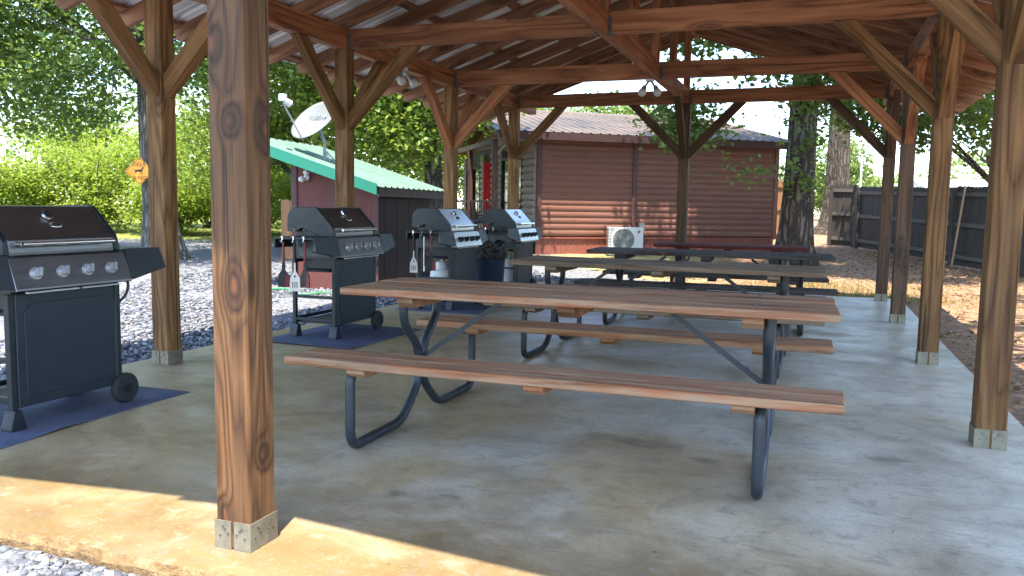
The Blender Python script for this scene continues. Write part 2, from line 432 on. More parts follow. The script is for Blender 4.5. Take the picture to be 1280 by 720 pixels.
M['log'] = t_paintwood('weathered_grey_log', (.33, .26, .215), freq=(4, 4, 50), rough=.85)
M['fence'] = t_paintwood('charcoal_stained_fence', (.064, .058, .051), freq=(60, 60, 1.2), var=.4, rough=.8)
M['fencerail'] = t_paintwood('grey_fence_rail', (.125, .115, .10), freq=(4, 4, 60), rough=.8)
M['fencewarm'] = t_paintwood('tan_fence_board', (.30, .155, .075), freq=(60, 60, 1.2), rough=.8)
M['fencepale'] = t_paintwood('pale_bare_board', (.42, .27, .17), freq=(4, 60, 60), rough=.8)
M['doorred'] = plain('bright_red_door', (.36, .006, .012), .85, spec=.05)
M['porchdark'] = plain('dark_porch_wood', (.06, .04, .035), .7)
M['black'] = plain('black_paint', (.014, .014, .015), .6)
M['orange'] = plain('orange_sign_paint', (.86, .33, .012), .45, 0, .05)
M['cushion'] = plain('blue_striped_cushion', (.12, .22, .42), .9)

def t_sheet(name, stops, rough=.45, metal=.5, s=.8):
    t = NT(name); v = t.co(); n = t.noise(v, s, 6, .65, .5); d = t.noise(v, 6, 5, .7)
    c = t.ramp(n, stops)
    c = t.mix(t.mapr(d, .55, .7, 0, .35), c, tuple(x * .6 for x in stops[0][1]))
    return t.bsdf(c, rough, metal, None, .5)
M['roofmetal'] = t_sheet('silver_roof_metal', [(.3, (.66, .67, .68)), (.7, (.80, .81, .82))], .45, .3)
M['cabinroof'] = t_sheet('rusty_tan_roof_metal', [(.3, (.038, .034, .033)), (.46, (.095, .072, .053)), (.7, (.15, .108, .073))], .6, .1)
M['greenroof'] = t_sheet('green_roof_metal', [(.3, (.05, .105, .076)), (.6, (.078, .145, .108)), (.8, (.115, .185, .148))], .45, .1, 2)
M['greentrim'] = plain('green_trim_metal', (.005, .15, .09), .4, .1, .08)

def t_glass():
    t = NT('dark_window_glass'); v = t.co(); n = t.noise(v, 3, 2)
    return t.bsdf(t.ramp(n, [(.3, (.012, .014, .014)), (.7, (.03, .034, .03))]), .06, 0, None, .9)
M['glass'] = t_glass()

def t_bag():
    t = NT('black_bin_liner'); v = t.co(); n = t.noise(v, 14, 4, .6, 1.0)
    return t.bsdf((.004, .004, .005), .22, 0, t.bump(n, .9, .03), .32)
M['bag'] = t_bag()

# ------------------------------------------------------------------ camera
CZ, FPX, YAW, PITCH, ROLL = 1.1727, 1023.72, .3519, -.0987, .0159
fw = Vector((-math.sin(YAW) * math.cos(PITCH), math.cos(YAW) * math.cos(PITCH), math.sin(PITCH)))
rt = Vector((math.cos(YAW), math.sin(YAW), 0)); upv = rt.cross(fw)
r2 = rt * math.cos(ROLL) + upv * math.sin(ROLL); u2 = -rt * math.sin(ROLL) + upv * math.cos(ROLL)
cam = D.objects.new('camera', D.cameras.new('camera')); link(cam)
cam.matrix_world = Matrix.Translation((0, 0, CZ)) @ Matrix((r2, u2, -fw)).transposed().to_4x4()
cam.data.sensor_fit = 'HORIZONTAL'; cam.data.sensor_width = 36; cam.data.lens = FPX / 1280 * 36
cam.data.clip_start = .05; cam.data.clip_end = 600
sc.camera = cam

def site(a, d):
    """ground-plan point a metres to the right of and d metres beyond the viewpoint, along the plan's oblique axis"""
    return (-.3447 * d + .9387 * a, .9387 * d + .3447 * a)

def gz(x, y):
    if y < 2.3 and x > -7: return -.048
    d = -.3447 * x + .9387 * y
    return -.10 + .027 * min(max(0.0, d - 13.0), 22.0)

# ------------------------------------------------------------------ light and sky
SUN = Vector((-.09, .33, -1.0)).normalized()
sl = D.lights.new('sun', 'SUN'); sl.energy = 3.1; sl.angle = R(.5); sl.color = (1.0, .91, .78)
so = D.objects.new('sun', sl); link(so)
so.rotation_euler = SUN.to_track_quat('-Z', 'Y').to_euler()
so.location = (0, 0, 30)
w = D.worlds.new('World'); sc.world = w; w.use_nodes = True
nt = w.node_tree; nt.nodes.clear()
wo = nt.nodes.new('ShaderNodeOutputWorld'); bg = nt.nodes.new('ShaderNodeBackground')
sky = nt.nodes.new('ShaderNodeTexSky'); sky.sky_type = 'NISHITA'; sky.sun_disc = False
tosun = -SUN
sky.sun_elevation = math.asin(tosun.z); sky.sun_rotation = math.atan2(tosun.x, tosun.y)
sky.air_density = 1.0; sky.dust_density = .5; sky.ozone_density = 2.2
tc = nt.nodes.new('ShaderNodeTexCoord'); sx = nt.nodes.new('ShaderNodeSeparateXYZ')
nt.links.new(tc.outputs['Generated'], sx.inputs[0])
def wm(op, a, b):
    n_ = nt.nodes.new('ShaderNodeMath'); n_.operation = op
    for i, v_ in enumerate((a, b)):
        if isinstance(v_, (int, float)): n_.inputs[i].default_value = v_
        else: nt.links.new(v_, n_.inputs[i])
    return n_.outputs[0]
zz = wm('ADD', wm('MAXIMUM', sx.outputs[2], 0.0), .22)
cb = nt.nodes.new('ShaderNodeCombineXYZ')
nt.links.new(wm('DIVIDE', sx.outputs[0], zz), cb.inputs[0]); nt.links.new(wm('DIVIDE', sx.outputs[1], zz), cb.inputs[1])
cn = nt.nodes.new('ShaderNodeTexNoise'); cn.inputs['Scale'].default_value = 1.25; cn.inputs['Detail'].default_value = 7; cn.inputs['Roughness'].default_value = .56
nt.links.new(cb.outputs[0], cn.inputs['Vector'])
cr = nt.nodes.new('ShaderNodeValToRGB'); cr.color_ramp.elements[0].position = .55; cr.color_ramp.elements[1].position = .78
nt.links.new(cn.outputs['Fac'], cr.inputs[0])
cm = nt.nodes.new('ShaderNodeMix'); cm.data_type = 'RGBA'
nt.links.new(cr.outputs[0], cm.inputs[0]); nt.links.new(sky.outputs[0], cm.inputs[6]); cm.inputs[7].default_value = (4.4, 4.5, 4.7, 1)
nt.links.new(cm.outputs[2], bg.inputs[0]); bg.inputs[1].default_value = .15
nt.links.new(bg.outputs[0], wo.inputs[0])
sc.view_settings.view_transform = 'Standard'; sc.view_settings.look = 'None'
sc.view_settings.exposure = 2.5; sc.view_settings.gamma = 1.0; sc.view_settings.use_curve_mapping = False
sc.cycles.max_bounces = 8; sc.cycles.diffuse_bounces = 5; sc.cycles.glossy_bounces = 3; sc.cycles.transmission_bounces = 4
sc.cycles.use_adaptive_sampling = True; sc.cycles.adaptive_threshold = .015
sc.cycles.sample_clamp_indirect = 6.0
try:
    sc.cycles.use_denoising = True
except Exception: pass

# ------------------------------------------------------------------ ground and slab
def build_ground():
    xs = np.concatenate([np.linspace(-160, -30, 14)[:-1], np.linspace(-30, 20, 101), np.linspace(20, 160, 14)[1:]])
    ys = np.concatenate([np.linspace(-60, -6, 8)[:-1], np.linspace(-6, 45, 103), np.linspace(45, 260, 16)[1:]])
    rng = np.random.default_rng(3)
    X, Y = np.meshgrid(xs, ys)
    Z = np.vectorize(gz)(X, Y) + rng.normal(0, .012, X.shape) * ((X < -4.9) | (X > 1.4) | (Y < 1.8) | (Y > 12.6))
    near = (X > -5.0) & (X < 1.5) & (Y > 1.7) & (Y < 12.6)
    Z[near] = np.where(Y[near] < 2.3, -.048, -.105)
    nx, ny = len(xs), len(ys)
    i = np.arange(nx * ny).reshape(ny, nx)
    F = np.stack([i[:-1, :-1], i[:-1, 1:], i[1:, 1:], i[1:, :-1]], -1).reshape(-1, 4)
    o = npmesh('ground', np.stack([X, Y, Z], -1).reshape(-1, 3), F, M['ground'], sm=True)
    tag(o, 'ground of pale gravel, bare dirt and thin grass', 'ground', kind='structure')
build_ground()

XL, XC, XR = -4.393, -1.7975, .8804
YS = [2.2635, 4.6787, 7.1042, 9.6243, 11.95]
def build_slab():
    rng = random.Random(5)
    bm = B()
    n = 90
    x0, x1, y0, y1 = -4.62, 1.145, 2.03, 12.28
    edge = []
    ph = [rng.uniform(0, 6) for _ in range(6)]
    for k in range(n + 1):
        x = x0 + (x1 - x0) * k / n
        edge.append((x, y0 + .006 * math.sin(9 * x + ph[0]) + .005 * math.sin(23 * x + ph[1]) + rng.uniform(-.006, .006)))
    ring = edge + [(x1, y1), (x0, y1)]
    top = [bm.verts.new((x, y, 0)) for x, y in ring]
    lip = [bm.verts.new((x, y - (.018 + rng.uniform(-.006, .008) if i <= n else 0), -.025 if i <= n else -.012)) for i, (x, y) in enumerate(ring)]
    low = [bm.verts.new((x, y - (.035 + rng.uniform(-.010, .014) if i <= n else 0), -.16)) for i, (x, y) in enumerate(ring)]
    ft = bm.faces.new(top)
    m = len(ring)
    for a, b in ((top, lip), (lip, low)):
        for i in range(m):
            f = bm.faces.new((a[i], a[(i + 1) % m], b[(i + 1) % m], b[i])); f.material_index = 1
    bmesh.ops.recalc_face_normals(bm, faces=list(bm.faces))
    me = D.meshes.new('concrete_slab'); bm.to_mesh(me); bm.free()
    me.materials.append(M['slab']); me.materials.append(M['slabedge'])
    o = link(D.objects.new('concrete_slab', me))
    tag(o, 'stained concrete slab floor under the open pavilion', 'concrete floor', kind='structure')
build_slab()

def stones():
    rng = np.random.default_rng(11)
    def region(n, x0, x1, y0, y1, s0, s1, keep=None):
        p = np.stack([rng.uniform(x0, x1, n), rng.uniform(y0, y1, n)], -1)
        if keep is not None: p = p[keep(p)]
        s = rng.uniform(s0, s1, len(p)) * rng.choice([.7, 1, 1.35], len(p))
        return p, s
    A = [region(15000, -3.4, -.6, .9, 1.975, .007, .017),
         region(1500, -3.4, -.6, 1.86, 1.992, .006, .014),
         region(26000, -10.5, -4.66, 2.2, 13.5, .011, .024, lambda p: (p[:, 0] > -4.9 - (p[:, 1] - 2) * .62)),
         region(5000, -9.0, -2.2, 12.35, 16.5, .014, .03, lambda p: p[:, 0] < -2.3 - (p[:, 1] - 12.3) * 1.1)]
    P = np.concatenate([a[0] for a in A]); S = np.concatenate([a[1] for a in A]); n = len(P)
    z = np.array([gz(x, y) for x, y in P]) + S * rng.uniform(.05, .6, n)
    cube = np.array([[-1, -1, -1], [1, -1, -1], [1, 1, -1], [-1, 1, -1], [-1, -1, 1], [1, -1, 1], [1, 1, 1], [-1, 1, 1]], float)
    V = cube[None] * rng.uniform(.55, 1.1, (n, 8, 3)) * np.stack([np.ones(n), rng.uniform(.6, 1, n), rng.uniform(.28, .6, n)], -1)[:, None] * S[:, None, None]
    th = rng.uniform(0, 6.28, n); ta = rng.normal(0, .35, n)
    c, s_ = np.cos(ta)[:, None], np.sin(ta)[:, None]
    y_ = V[..., 1] * c - V[..., 2] * s_; z_ = V[..., 1] * s_ + V[..., 2] * c
    c, s_ = np.cos(th)[:, None], np.sin(th)[:, None]
    x_ = V[..., 0] * c - y_ * s_; y2 = V[..., 0] * s_ + y_ * c
    V = np.stack([x_ + P[:, None, 0], y2 + P[:, None, 1], z_ + z[:, None]], -1).reshape(-1, 3)
    q = np.array([[0, 3, 2, 1], [4, 5, 6, 7], [0, 1, 5, 4], [1, 2, 6, 5], [2, 3, 7, 6], [3, 0, 4, 7]])
    F = (q[None] + (np.arange(n) * 8)[:, None, None]).reshape(-1, 4)
    o = npmesh('gravel', V, F, M['stone'], tone=np.repeat(rng.uniform(0, 1, n), 8))
    tag(o, 'loose blue grey crushed stone around the slab', 'gravel', kind='stuff')
stones()

def flat_leaves(name, P, size, mat, rng, label, cat, tilt=.35):
    n = len(P); th = rng.uniform(0, 6.28, n); L = rng.uniform(.6, 1.3, n) * size
    d = np.stack([np.cos(th), np.sin(th), rng.normal(0, tilt, n)], -1); s_ = np.stack([-np.sin(th), np.cos(th), rng.normal(0, tilt, n)], -1)
    a = P; b = P + d * (L * .5)[:, None] + s_ * (L * .3)[:, None]; c = P + d * L[:, None]; e = P + d * (L * .5)[:, None] - s_ * (L * .3)[:, None]
    b[:, 2] += L * .12; e[:, 2] += L * .12
    V = np.stack([a, b, c, e], 1).reshape(-1, 3); F = np.arange(4 * n).reshape(-1, 4)
    o = npmesh(name, V, F, mat, tone=np.repeat(rng.uniform(0, 1, n), 4))
    return tag(o, label, cat, kind='stuff')
def litter():
    rng = np.random.default_rng(21)
    n = 9000
    P = np.stack([rng.uniform(1.25, 7, n), rng.uniform(3.5, 24, n), np.zeros(n)], -1)
    P2 = np.stack([rng.uniform(-3, 2.5, 3500), rng.uniform(12.5, 24, 3500), np.zeros(3500)], -1)
    P3 = np.stack([rng.uniform(-4.5, 1.1, 70), rng.uniform(2.1, 12, 70), np.zeros(70)], -1)
    P = np.concatenate([P, P2]); P[:, 2] = [gz(x, y) + .012 for x, y in P[:, :2]]
    P3[:, 2] = .003; P3[::2] = P3[::2] * np.array([0, 1, 1]) + np.stack([rng.uniform(.9, 1.12, 35), np.zeros(35), np.zeros(35)], -1)
    flat_leaves('leaf_litter', P, .055, M['leaf_dry'], rng, 'dry brown leaves scattered on the bare dirt', 'leaf litter')
    # short grass
    n = 2600
    cs = np.stack([rng.uniform(-.8, 1.6, 34), rng.uniform(12.9, 15.5, 34)], -1)
    q = cs[rng.integers(0, 34, n)] + rng.normal(0, .33, (n, 2))
    q = q[(q[:, 1] > 12.4) | (q[:, 0] > 1.3)]
    n = len(q)
    z = np.array([gz(x, y) for x, y in q]); h = rng.uniform(.02, .06, n); th = rng.uniform(0, 6.28, n)
    w_ = .006
    dx, dy = np.cos(th) * w_, np.sin(th) * w_; lx, ly = rng.normal(0, .02, (2, n))
    V = np.stack([np.stack([q[:, 0] - dx, q[:, 1] - dy, z - .01], -1), np.stack([q[:, 0] + dx, q[:, 1] + dy, z - .01], -1),
                  np.stack([q[:, 0] + lx + dx * .3, q[:, 1] + ly, z + h], -1), np.stack([q[:, 0] + lx - dx * .3, q[:, 1] + ly, z + h], -1)], 1).reshape(-1, 3)
    o = npmesh('grass', V, np.arange(4 * n).reshape(-1, 4), M['grass'], tone=np.repeat(rng.uniform(0, 1, n), 4))
    tag(o, 'thin yellow green grass on the dirt beyond the slab', 'grass', kind='stuff')
litter()

# ------------------------------------------------------------------ pavilion
def build_pavilion():
    O = Vector((XC, 7.1, 0))
    pav = empty('pavilion', O, 0, 'open timber pavilion with square posts, knee braces and a ribbed metal gable roof', 'pavilion')
    def T(name, a, b, w_, h_, m, up=(0, 0, 1), bevel=.004): return timber(name, a, b, w_, h_, M[m], pav, O, up, bevel)
    PW, H, BH = .14, 2.67, .186
    rng = random.Random(4)
    def post(x, y, m):
        bm = B(); box(bm, (0, 0, 0), (H - .0, PW, PW))
        o = obj('post', bm, M[m], pav, bevel=.006)
        o.location = (x - O.x, y - O.y, H / 2); o.rotation_euler = (0, -PI / 2, rng.choice([0, 0]))
        # strap base: two bent plates with a gap, nails in it
        b = B(); t_ = .004; h_ = .098; e = PW / 2
        for s in (-1, 1):
            box2(b, (s * .006, -e - t_, .001), (s * (e + t_), -e, h_)); box2(b, (s * .006, e, .001), (s * (e + t_), e + t_, h_))
            box2(b, (s * e, -e, .001), (s * (e + t_), e, h_))
        base = obj('post_base', b, M['galv'], o)
        base.rotation_euler = (0, PI / 2, 0); base.location = (-H / 2, 0, 0)
        nb = B()
        for s in (-1, 1):
            for (u, z) in ((.03, .07), (.05, .045), (.018, .055), (-.002 + .04, .078)):
                cyl(nb, (s * u, -e - t_ - .003, z), (s * u, -e, z), .0038, n=8)
                cyl(nb, (e, s * u, z), (e + t_ + .003, s * u, z), .0038, n=8)
        nl = obj('nail_heads', nb, M['nail'], o); nl.rotation_euler = (0, PI / 2, 0); nl.location = (-H / 2, 0, 0)
        return o
    for y in YS:
        post(XL, y, 'oakpost'); post(XR, y, 'oakpost' if y < 9 else 'backlitpost')
    post(XC, YS[0], 'post'); post(XC, YS[4], 'backlitpost')
    # beams
    zb = H + BH / 2
    y0, y1 = 1.29, 12.82
    for x in (XL, XR):
        for k in range(5):
            a = y0 if k == 0 else YS[k - 1] if k > 1 else YS[0]
        segs = [y0, YS[1], YS[3], y1]
        for a, b in zip(segs[:-1], segs[1:]):
            T('side_beam', (x, a + .001, zb), (x, b - .001, zb), .12, BH, 'beam')
    for y in YS:
        T('cross_beam', (XL + .061, y, zb), (XC - .046, y, zb), .085, BH, 'beam')
        T('cross_beam', (XC + .046, y, zb), (XR - .061, y, zb), .085, BH, 'beam')
    segs = [YS[0] - .04, YS[1], YS[2], YS[3], YS[4] + .04]
    for a, b in zip(segs[:-1], segs[1:]):
        T('centre_beam', (XC, a + .001, zb), (XC, b - .001, zb), .09, BH, 'beam')
    # joist hangers
    for y in YS:
        for x, s in ((XL + .0615, 1), (XR - .0615, -1), (XC - .047, -1), (XC + .047, 1)):
            b = B()
            box2(b, (x, y - .0465, H - .004), (x + s * .035, y - .0435, H + .15)); box2(b, (x, y + .0435, H - .004), (x + s * .035, y + .0465, H + .15))
            box2(b, (x, y - .0465, H - .007), (x + s * .05, y + .0465, H - .003))
            obj('joist_hanger', b, M['hanger'], pav, loc=-O)
    # roof frame
    SL = .344
    ang = math.atan(SL)
    zt = H + BH                       # rafter underside at the side beams
    ridge_u = zt + SL * (XC - XL)
    RD = .14
    ry = [2.2635 + .605 * k for k in range(-1, 18)]
    ry = [1.33] + ry[0:] + [12.78]
    ry[1] = 1.78
    tailx = .92
    nrm_up = RD / math.cos(ang)
    def rafter(y, s):
        xe = XL - tailx if s < 0 else XR + tailx
        span = abs(xe - XC) - .02
        L = span / math.cos(ang)
        # profile in local X (down the slope) and Z, tail clipped below
        h = RD
        xr = XC + s * .02
        zc = ridge_u if s < 0 else zt + SL * (XR - XC)
        prof = [(0, 0), (L - .05, 0), (L, .045), (L, h), (0, h)]
        bm = B(); prism(bm, prof, 'y', -.0195, .0195)
        o = obj('rafter', bm, M['rafter'], pav, bevel=.003)
        x = Vector((s * math.cos(ang), 0, -math.sin(ang))); z = Vector((s * math.sin(ang), 0, math.cos(ang))); yv = z.cross(x)
        o.location = Vector((xr, y, ridge_u)) - O
        o.rotation_euler = Matrix((x, yv, z)).transposed().to_euler()
    for y in ry:
        rafter(y, -1); rafter(y, 1)
    T('ridge_board', (XC, y0, ridge_u + .06), (XC, y1, ridge_u + .06), .036, .17, 'rafter')
    for k in range(9):
        y = 2.2635 + .0 + 1.21 * k
        T('king_post', (XC, min(y, 11.95), H + BH + .001), (XC, min(y, 11.95), ridge_u - .03), .088, .088, 'beam', up=(0, 1, 0))
    # purlins and ribbed sheet, each slope
    for s in (-1, 1):
        xe = XL - tailx if s < 0 else XR + tailx
        run = abs(xe - XC)
        x = Vector((s * math.cos(ang), 0, -math.sin(ang))); z = Vector((s * math.sin(ang), 0, math.cos(ang))); yv = z.cross(x)
        base = Vector((XC, 0, ridge_u)) + z * RD
        L = run / math.cos(ang)
        n = 6
        for k in range(n):
            d_ = .07 + (L - .12) * k / (n - 1)
            c = base + x * d_ + z * .0195
            T('purlin', (c.x, y0 + .02, c.z), (c.x, y1 - .02, c.z), .088, .037, 'rafter', up=tuple(z))
        # ribbed sheet
        prof = []
        y = y0 - .03
        P = .23
        while y < y1 + .03:
            prof += [(y, 0), (y + .075, 0), (y + .085, .007), (y + .105, .007), (y + .115, 0), (y + .165, 0), (y + .182, .026), (y + .206, .026), (y + .222, 0)]
            y += P
        prof = [p for p in prof if p[0] <= y1 + .03]
        bm = B(); va = []; vb = []
        for (yy, hh) in prof:
            p = base + z * (.039 + hh)
            va.append(bm.verts.new(Vector((p.x, yy, p.z)) + x * .0)); vb.append(bm.verts.new(Vector((p.x, yy, p.z)) + x * (L + .06)))
        for i in range(len(prof) - 1): bm.faces.new((va[i], va[i + 1], vb[i + 1], vb[i]))
        o = obj('roof_sheet', bm, M['roofmetal'], pav, loc=-O)
        md = o.modifiers.new('sheet_thickness', 'SOLIDIFY'); md.thickness = .0012; md.offset = 1 if s > 0 else -1
    zr = ridge_u + RD / math.cos(ang) + .06
    bm = B(); prism(bm, [(-.17, -.055), (0, .012), (.17, -.055), (.17, -.050), (0, .018), (-.17, -.050)], 'y', y0 - .09, y1 + .03)
    obj('ridge_cap', bm, M['roofmetal'], pav, loc=(0, -O.y, zr + .005))
    # knee braces
    def brace(x, y, dx, dy, m='beam', z0=1.89, reach=.76):
        e = PW / 2 - .004
        a = Vector((x + dx * e, y + dy * e, z0)); b = Vector((x + dx * (reach + e), y + dy * (reach + e), H - .004))
        d_ = (b - a).normalized()
        nm = Vector((-d_.z * dx, -d_.z * dy, math.hypot(dx * d_.x, dy * d_.y)))
        h_ = .118; w_ = .088
        # plumb-cut ends: a prism in the brace plane
        t_ = h_ / (math.hypot(b.x - a.x, b.y - a.y)) * (b - a).length
        L = (b - a).length
        bm = B()
        run = math.hypot(b.x - a.x, b.y - a.y); rise = b.z - a.z
        cxv = run / L; szv = rise / L
        # local x along brace; the foot is cut plumb, the head level
        k1 = h_ * szv / cxv; k2 = h_ * cxv / szv
        prism(bm, [(0, 0), (L - 0, 0), (L - k2, h_), (k1, h_)], 'y', -w_ / 2, w_ / 2)
        o = obj('knee_brace', bm, M[m], pav, bevel=.004)
        X = d_; Z = Vector((dx * -szv, dy * -szv, cxv)); Y = Z.cross(X)
        o.location = a - O; o.rotation_euler = Matrix((X, Y, Z)).transposed().to_euler()
    for i, y in enumerate(YS):
        for x, s in ((XL, 1), (XR, -1)):
            m = 'oakpost' if x < 0 and i in (1, 2, 4) or x > 0 and i < 3 else 'backlitpost' if x > 0 and i == 4 else 'beam'
            if i > 0: brace(x, y, 0, -1, m)
            if i < 4: brace(x, y, 0, 1, m)
            brace(x, y, s, 0, m)
    for i in (0, 4):
        for s in (-1, 1): brace(XC, YS[i], s, 0, 'beam' if i == 0 else 'backlitpost')
        brace(XC, YS[i], 0, 1 if i == 0 else -1, 'beam' if i == 0 else 'backlitpost')
    return ridge_u, ang
RIDGE, RANG = build_pavilion()

def floodlight(loc, rz, label, aim=-.6):
    t = empty('twin_floodlight', loc, rz, label, 'floodlight', 'twin floodlights on the roof timbers')
    b = B(); cyl(b, (0, 0, 0), (0, 0, -.03), .05, .045, 16); obj('mount', b, M['white'], t, sm=True)
    for s in (-1, 1):
        b = B(); tube(b, [(s * .02, 0, -.03), (s * .04, 0, -.06), (s * .06, -.02, -.09)], .013, 8)
        cyl(b, (s * .06, -.015, -.085), (s * .08, -.05, -.14), .026, .036, 14)
        lamp = obj('lamp_holder', b, M['grey'], t, sm=True)
        b = B(); sph(b, (s * .087, -.063, -.158), .048, (1, 1, 1)); obj('bulb', b, M['white'], lamp, sm=True)
    return t
floodlight((-1.87, 9.62, 2.668), .2, 'twin floodlight hanging under the middle of the third cross beam')
floodlight((-4.30, 8.17, 2.668), 1.2, 'twin floodlight under the side beam between the second and third left posts')

# ------------------------------------------------------------------ picnic tables
def picnic_table(loc, ang, length, wm_, pm, label):
    t = empty('picnic_table', (*loc, 0), R(ang), label, 'picnic table', 'picnic tables in a row under the pavilion')
    W = M[wm_]; L = length; TT = .741; BT = .455; th = .038
    rng = random.Random(int(loc[1] * 100))
    bm = B(); w_ = .140; g = .0055; n = 5
    for k in range(n):
        y = (k - 2) * (w_ + g); j = rng.uniform(-.008, .008); dz = rng.uniform(-.002, .001)
        box(bm, (j, y, TT - th / 2 + dz), (L, w_, th))
    XS = (-(L / 2 - .36), 0, L / 2 - .36)
    def screws(bm, rows, z):
        bmesh.ops.bevel(bm, geom=list(bm.edges), offset=.005, segments=1, affect='EDGES', clamp_overlap=True)
        old = set(bm.faces)
        for x in XS:
            for y in rows:
                for q in (-.035, .035): cyl(bm, (x + rng.uniform(-.014, .014), y + q, z - .003), (x + rng.uniform(-.014, .014), y + q, z + .0012), .0045, n=8)
        for f in bm.faces:
            if f not in old: f.material_index = 1
    screws(bm, [(k - 2) * (w_ + g) for k in range(5)], TT)
    o = obj('tabletop', bm, W, t); o.data.materials.append(M['nail'])
    for s in (-1, 1):
        bm = B()
        for k in (-.5, .5):
            box(bm, (rng.uniform(-.006, .006), s * .70 + k * (w_ + g), BT - th / 2), (L + .02, w_, th))
        screws(bm, [s * .70 + k * (w_ + g) for k in (-.5, .5)], BT)
        bench = obj('bench', bm, W, t); bench.data.materials.append(M['nail'])
        # slightly sagging boards
        xs = [-(L / 2 - .36), 0, L / 2 - .36]
        for x in xs:
            bm = B(); z1 = BT - th - .0005; z0 = z1 - .04
            prism(bm, [(s * .70 - .12, z1), (s * .70 + .12, z1), (s * .70 + .12, z0 + .02), (s * .70 + .09, z0), (s * .70 - .09, z0), (s * .70 - .12, z0 + .02)], 'x', x - .045, x + .045)
            obj('bench_cleat', bm, W, t, bevel=.002)
    for x in (-(L / 2 - .36), 0, L / 2 - .36):
        bm = B(); z1 = TT - th - .003; z0 = z1 - .055
        prism(bm, [(-.33, z1), (.33, z1), (.33, z0 + .03), (.29, z0), (-.29, z0), (-.33, z0 + .03)], 'x', x - .045, x + .045)
        obj('top_cleat', bm, W, t, bevel=.002)
    P = M[pm]; r = .024
    for e in (-1, 1):
        x = e * (L / 2 - .295)
        for s in (-1, 1):
            bm = B()
            pts = [(x, s * .60, BT - th - .02), (x, s * .755, BT - th - .022), (x, s * .755, r + .001), (x, s * .23, r + .001), (x, s * .026, .20), (x, s * .026, .40),
                   (x, s * .21, .55), (x, s * .21, TT - th - .004)]
            tube(bm, pts, r, 12, fillet=.085)
            obj('leg', bm, P, t, sm=True)
        bm = B(); cyl(bm, (x, -.06, .30), (x, .06, .30), .007, n=8); cyl(bm, (x, -.06, .38), (x, .06, .38), .007, n=8)
        obj('bolt', bm, M['nail'], t)
        bm = B()
        p0 = Vector((x - e * .02, 0, .34)); p1 = Vector((e * .44, 0, TT - th - .03))
        dx = (p1 - p0).normalized(); q = Vector((1, 0, 0)).rotation_difference(dx).to_matrix().to_4x4()
        box(bm, (p0 + p1) / 2, ((p1 - p0).length, .008, .026), q)
        obj('diagonal_brace', bm, P, t)
    return t
picnic_table((-1.10, 4.065), .7, 2.44, 'table1', 'pipe', 'weathered red brown picnic table on bent grey pipe legs, nearest on the slab')
picnic_table((-1.12, 6.62), -.8, 2.44, 'table2', 'pipeblack', 'grey brown picnic table with a faded top, just behind the red brown one')
picnic_table((-1.03, 8.74), 2.2, 2.44, 'table3', 'pipeblack', 'charcoal black picnic table in front of the small dark red one')
picnic_table((-1.0, 10.66), 3.0, 1.83, 'table4', 'pipeblack', 'short dark red picnic table at the far end of the slab by the big tree')

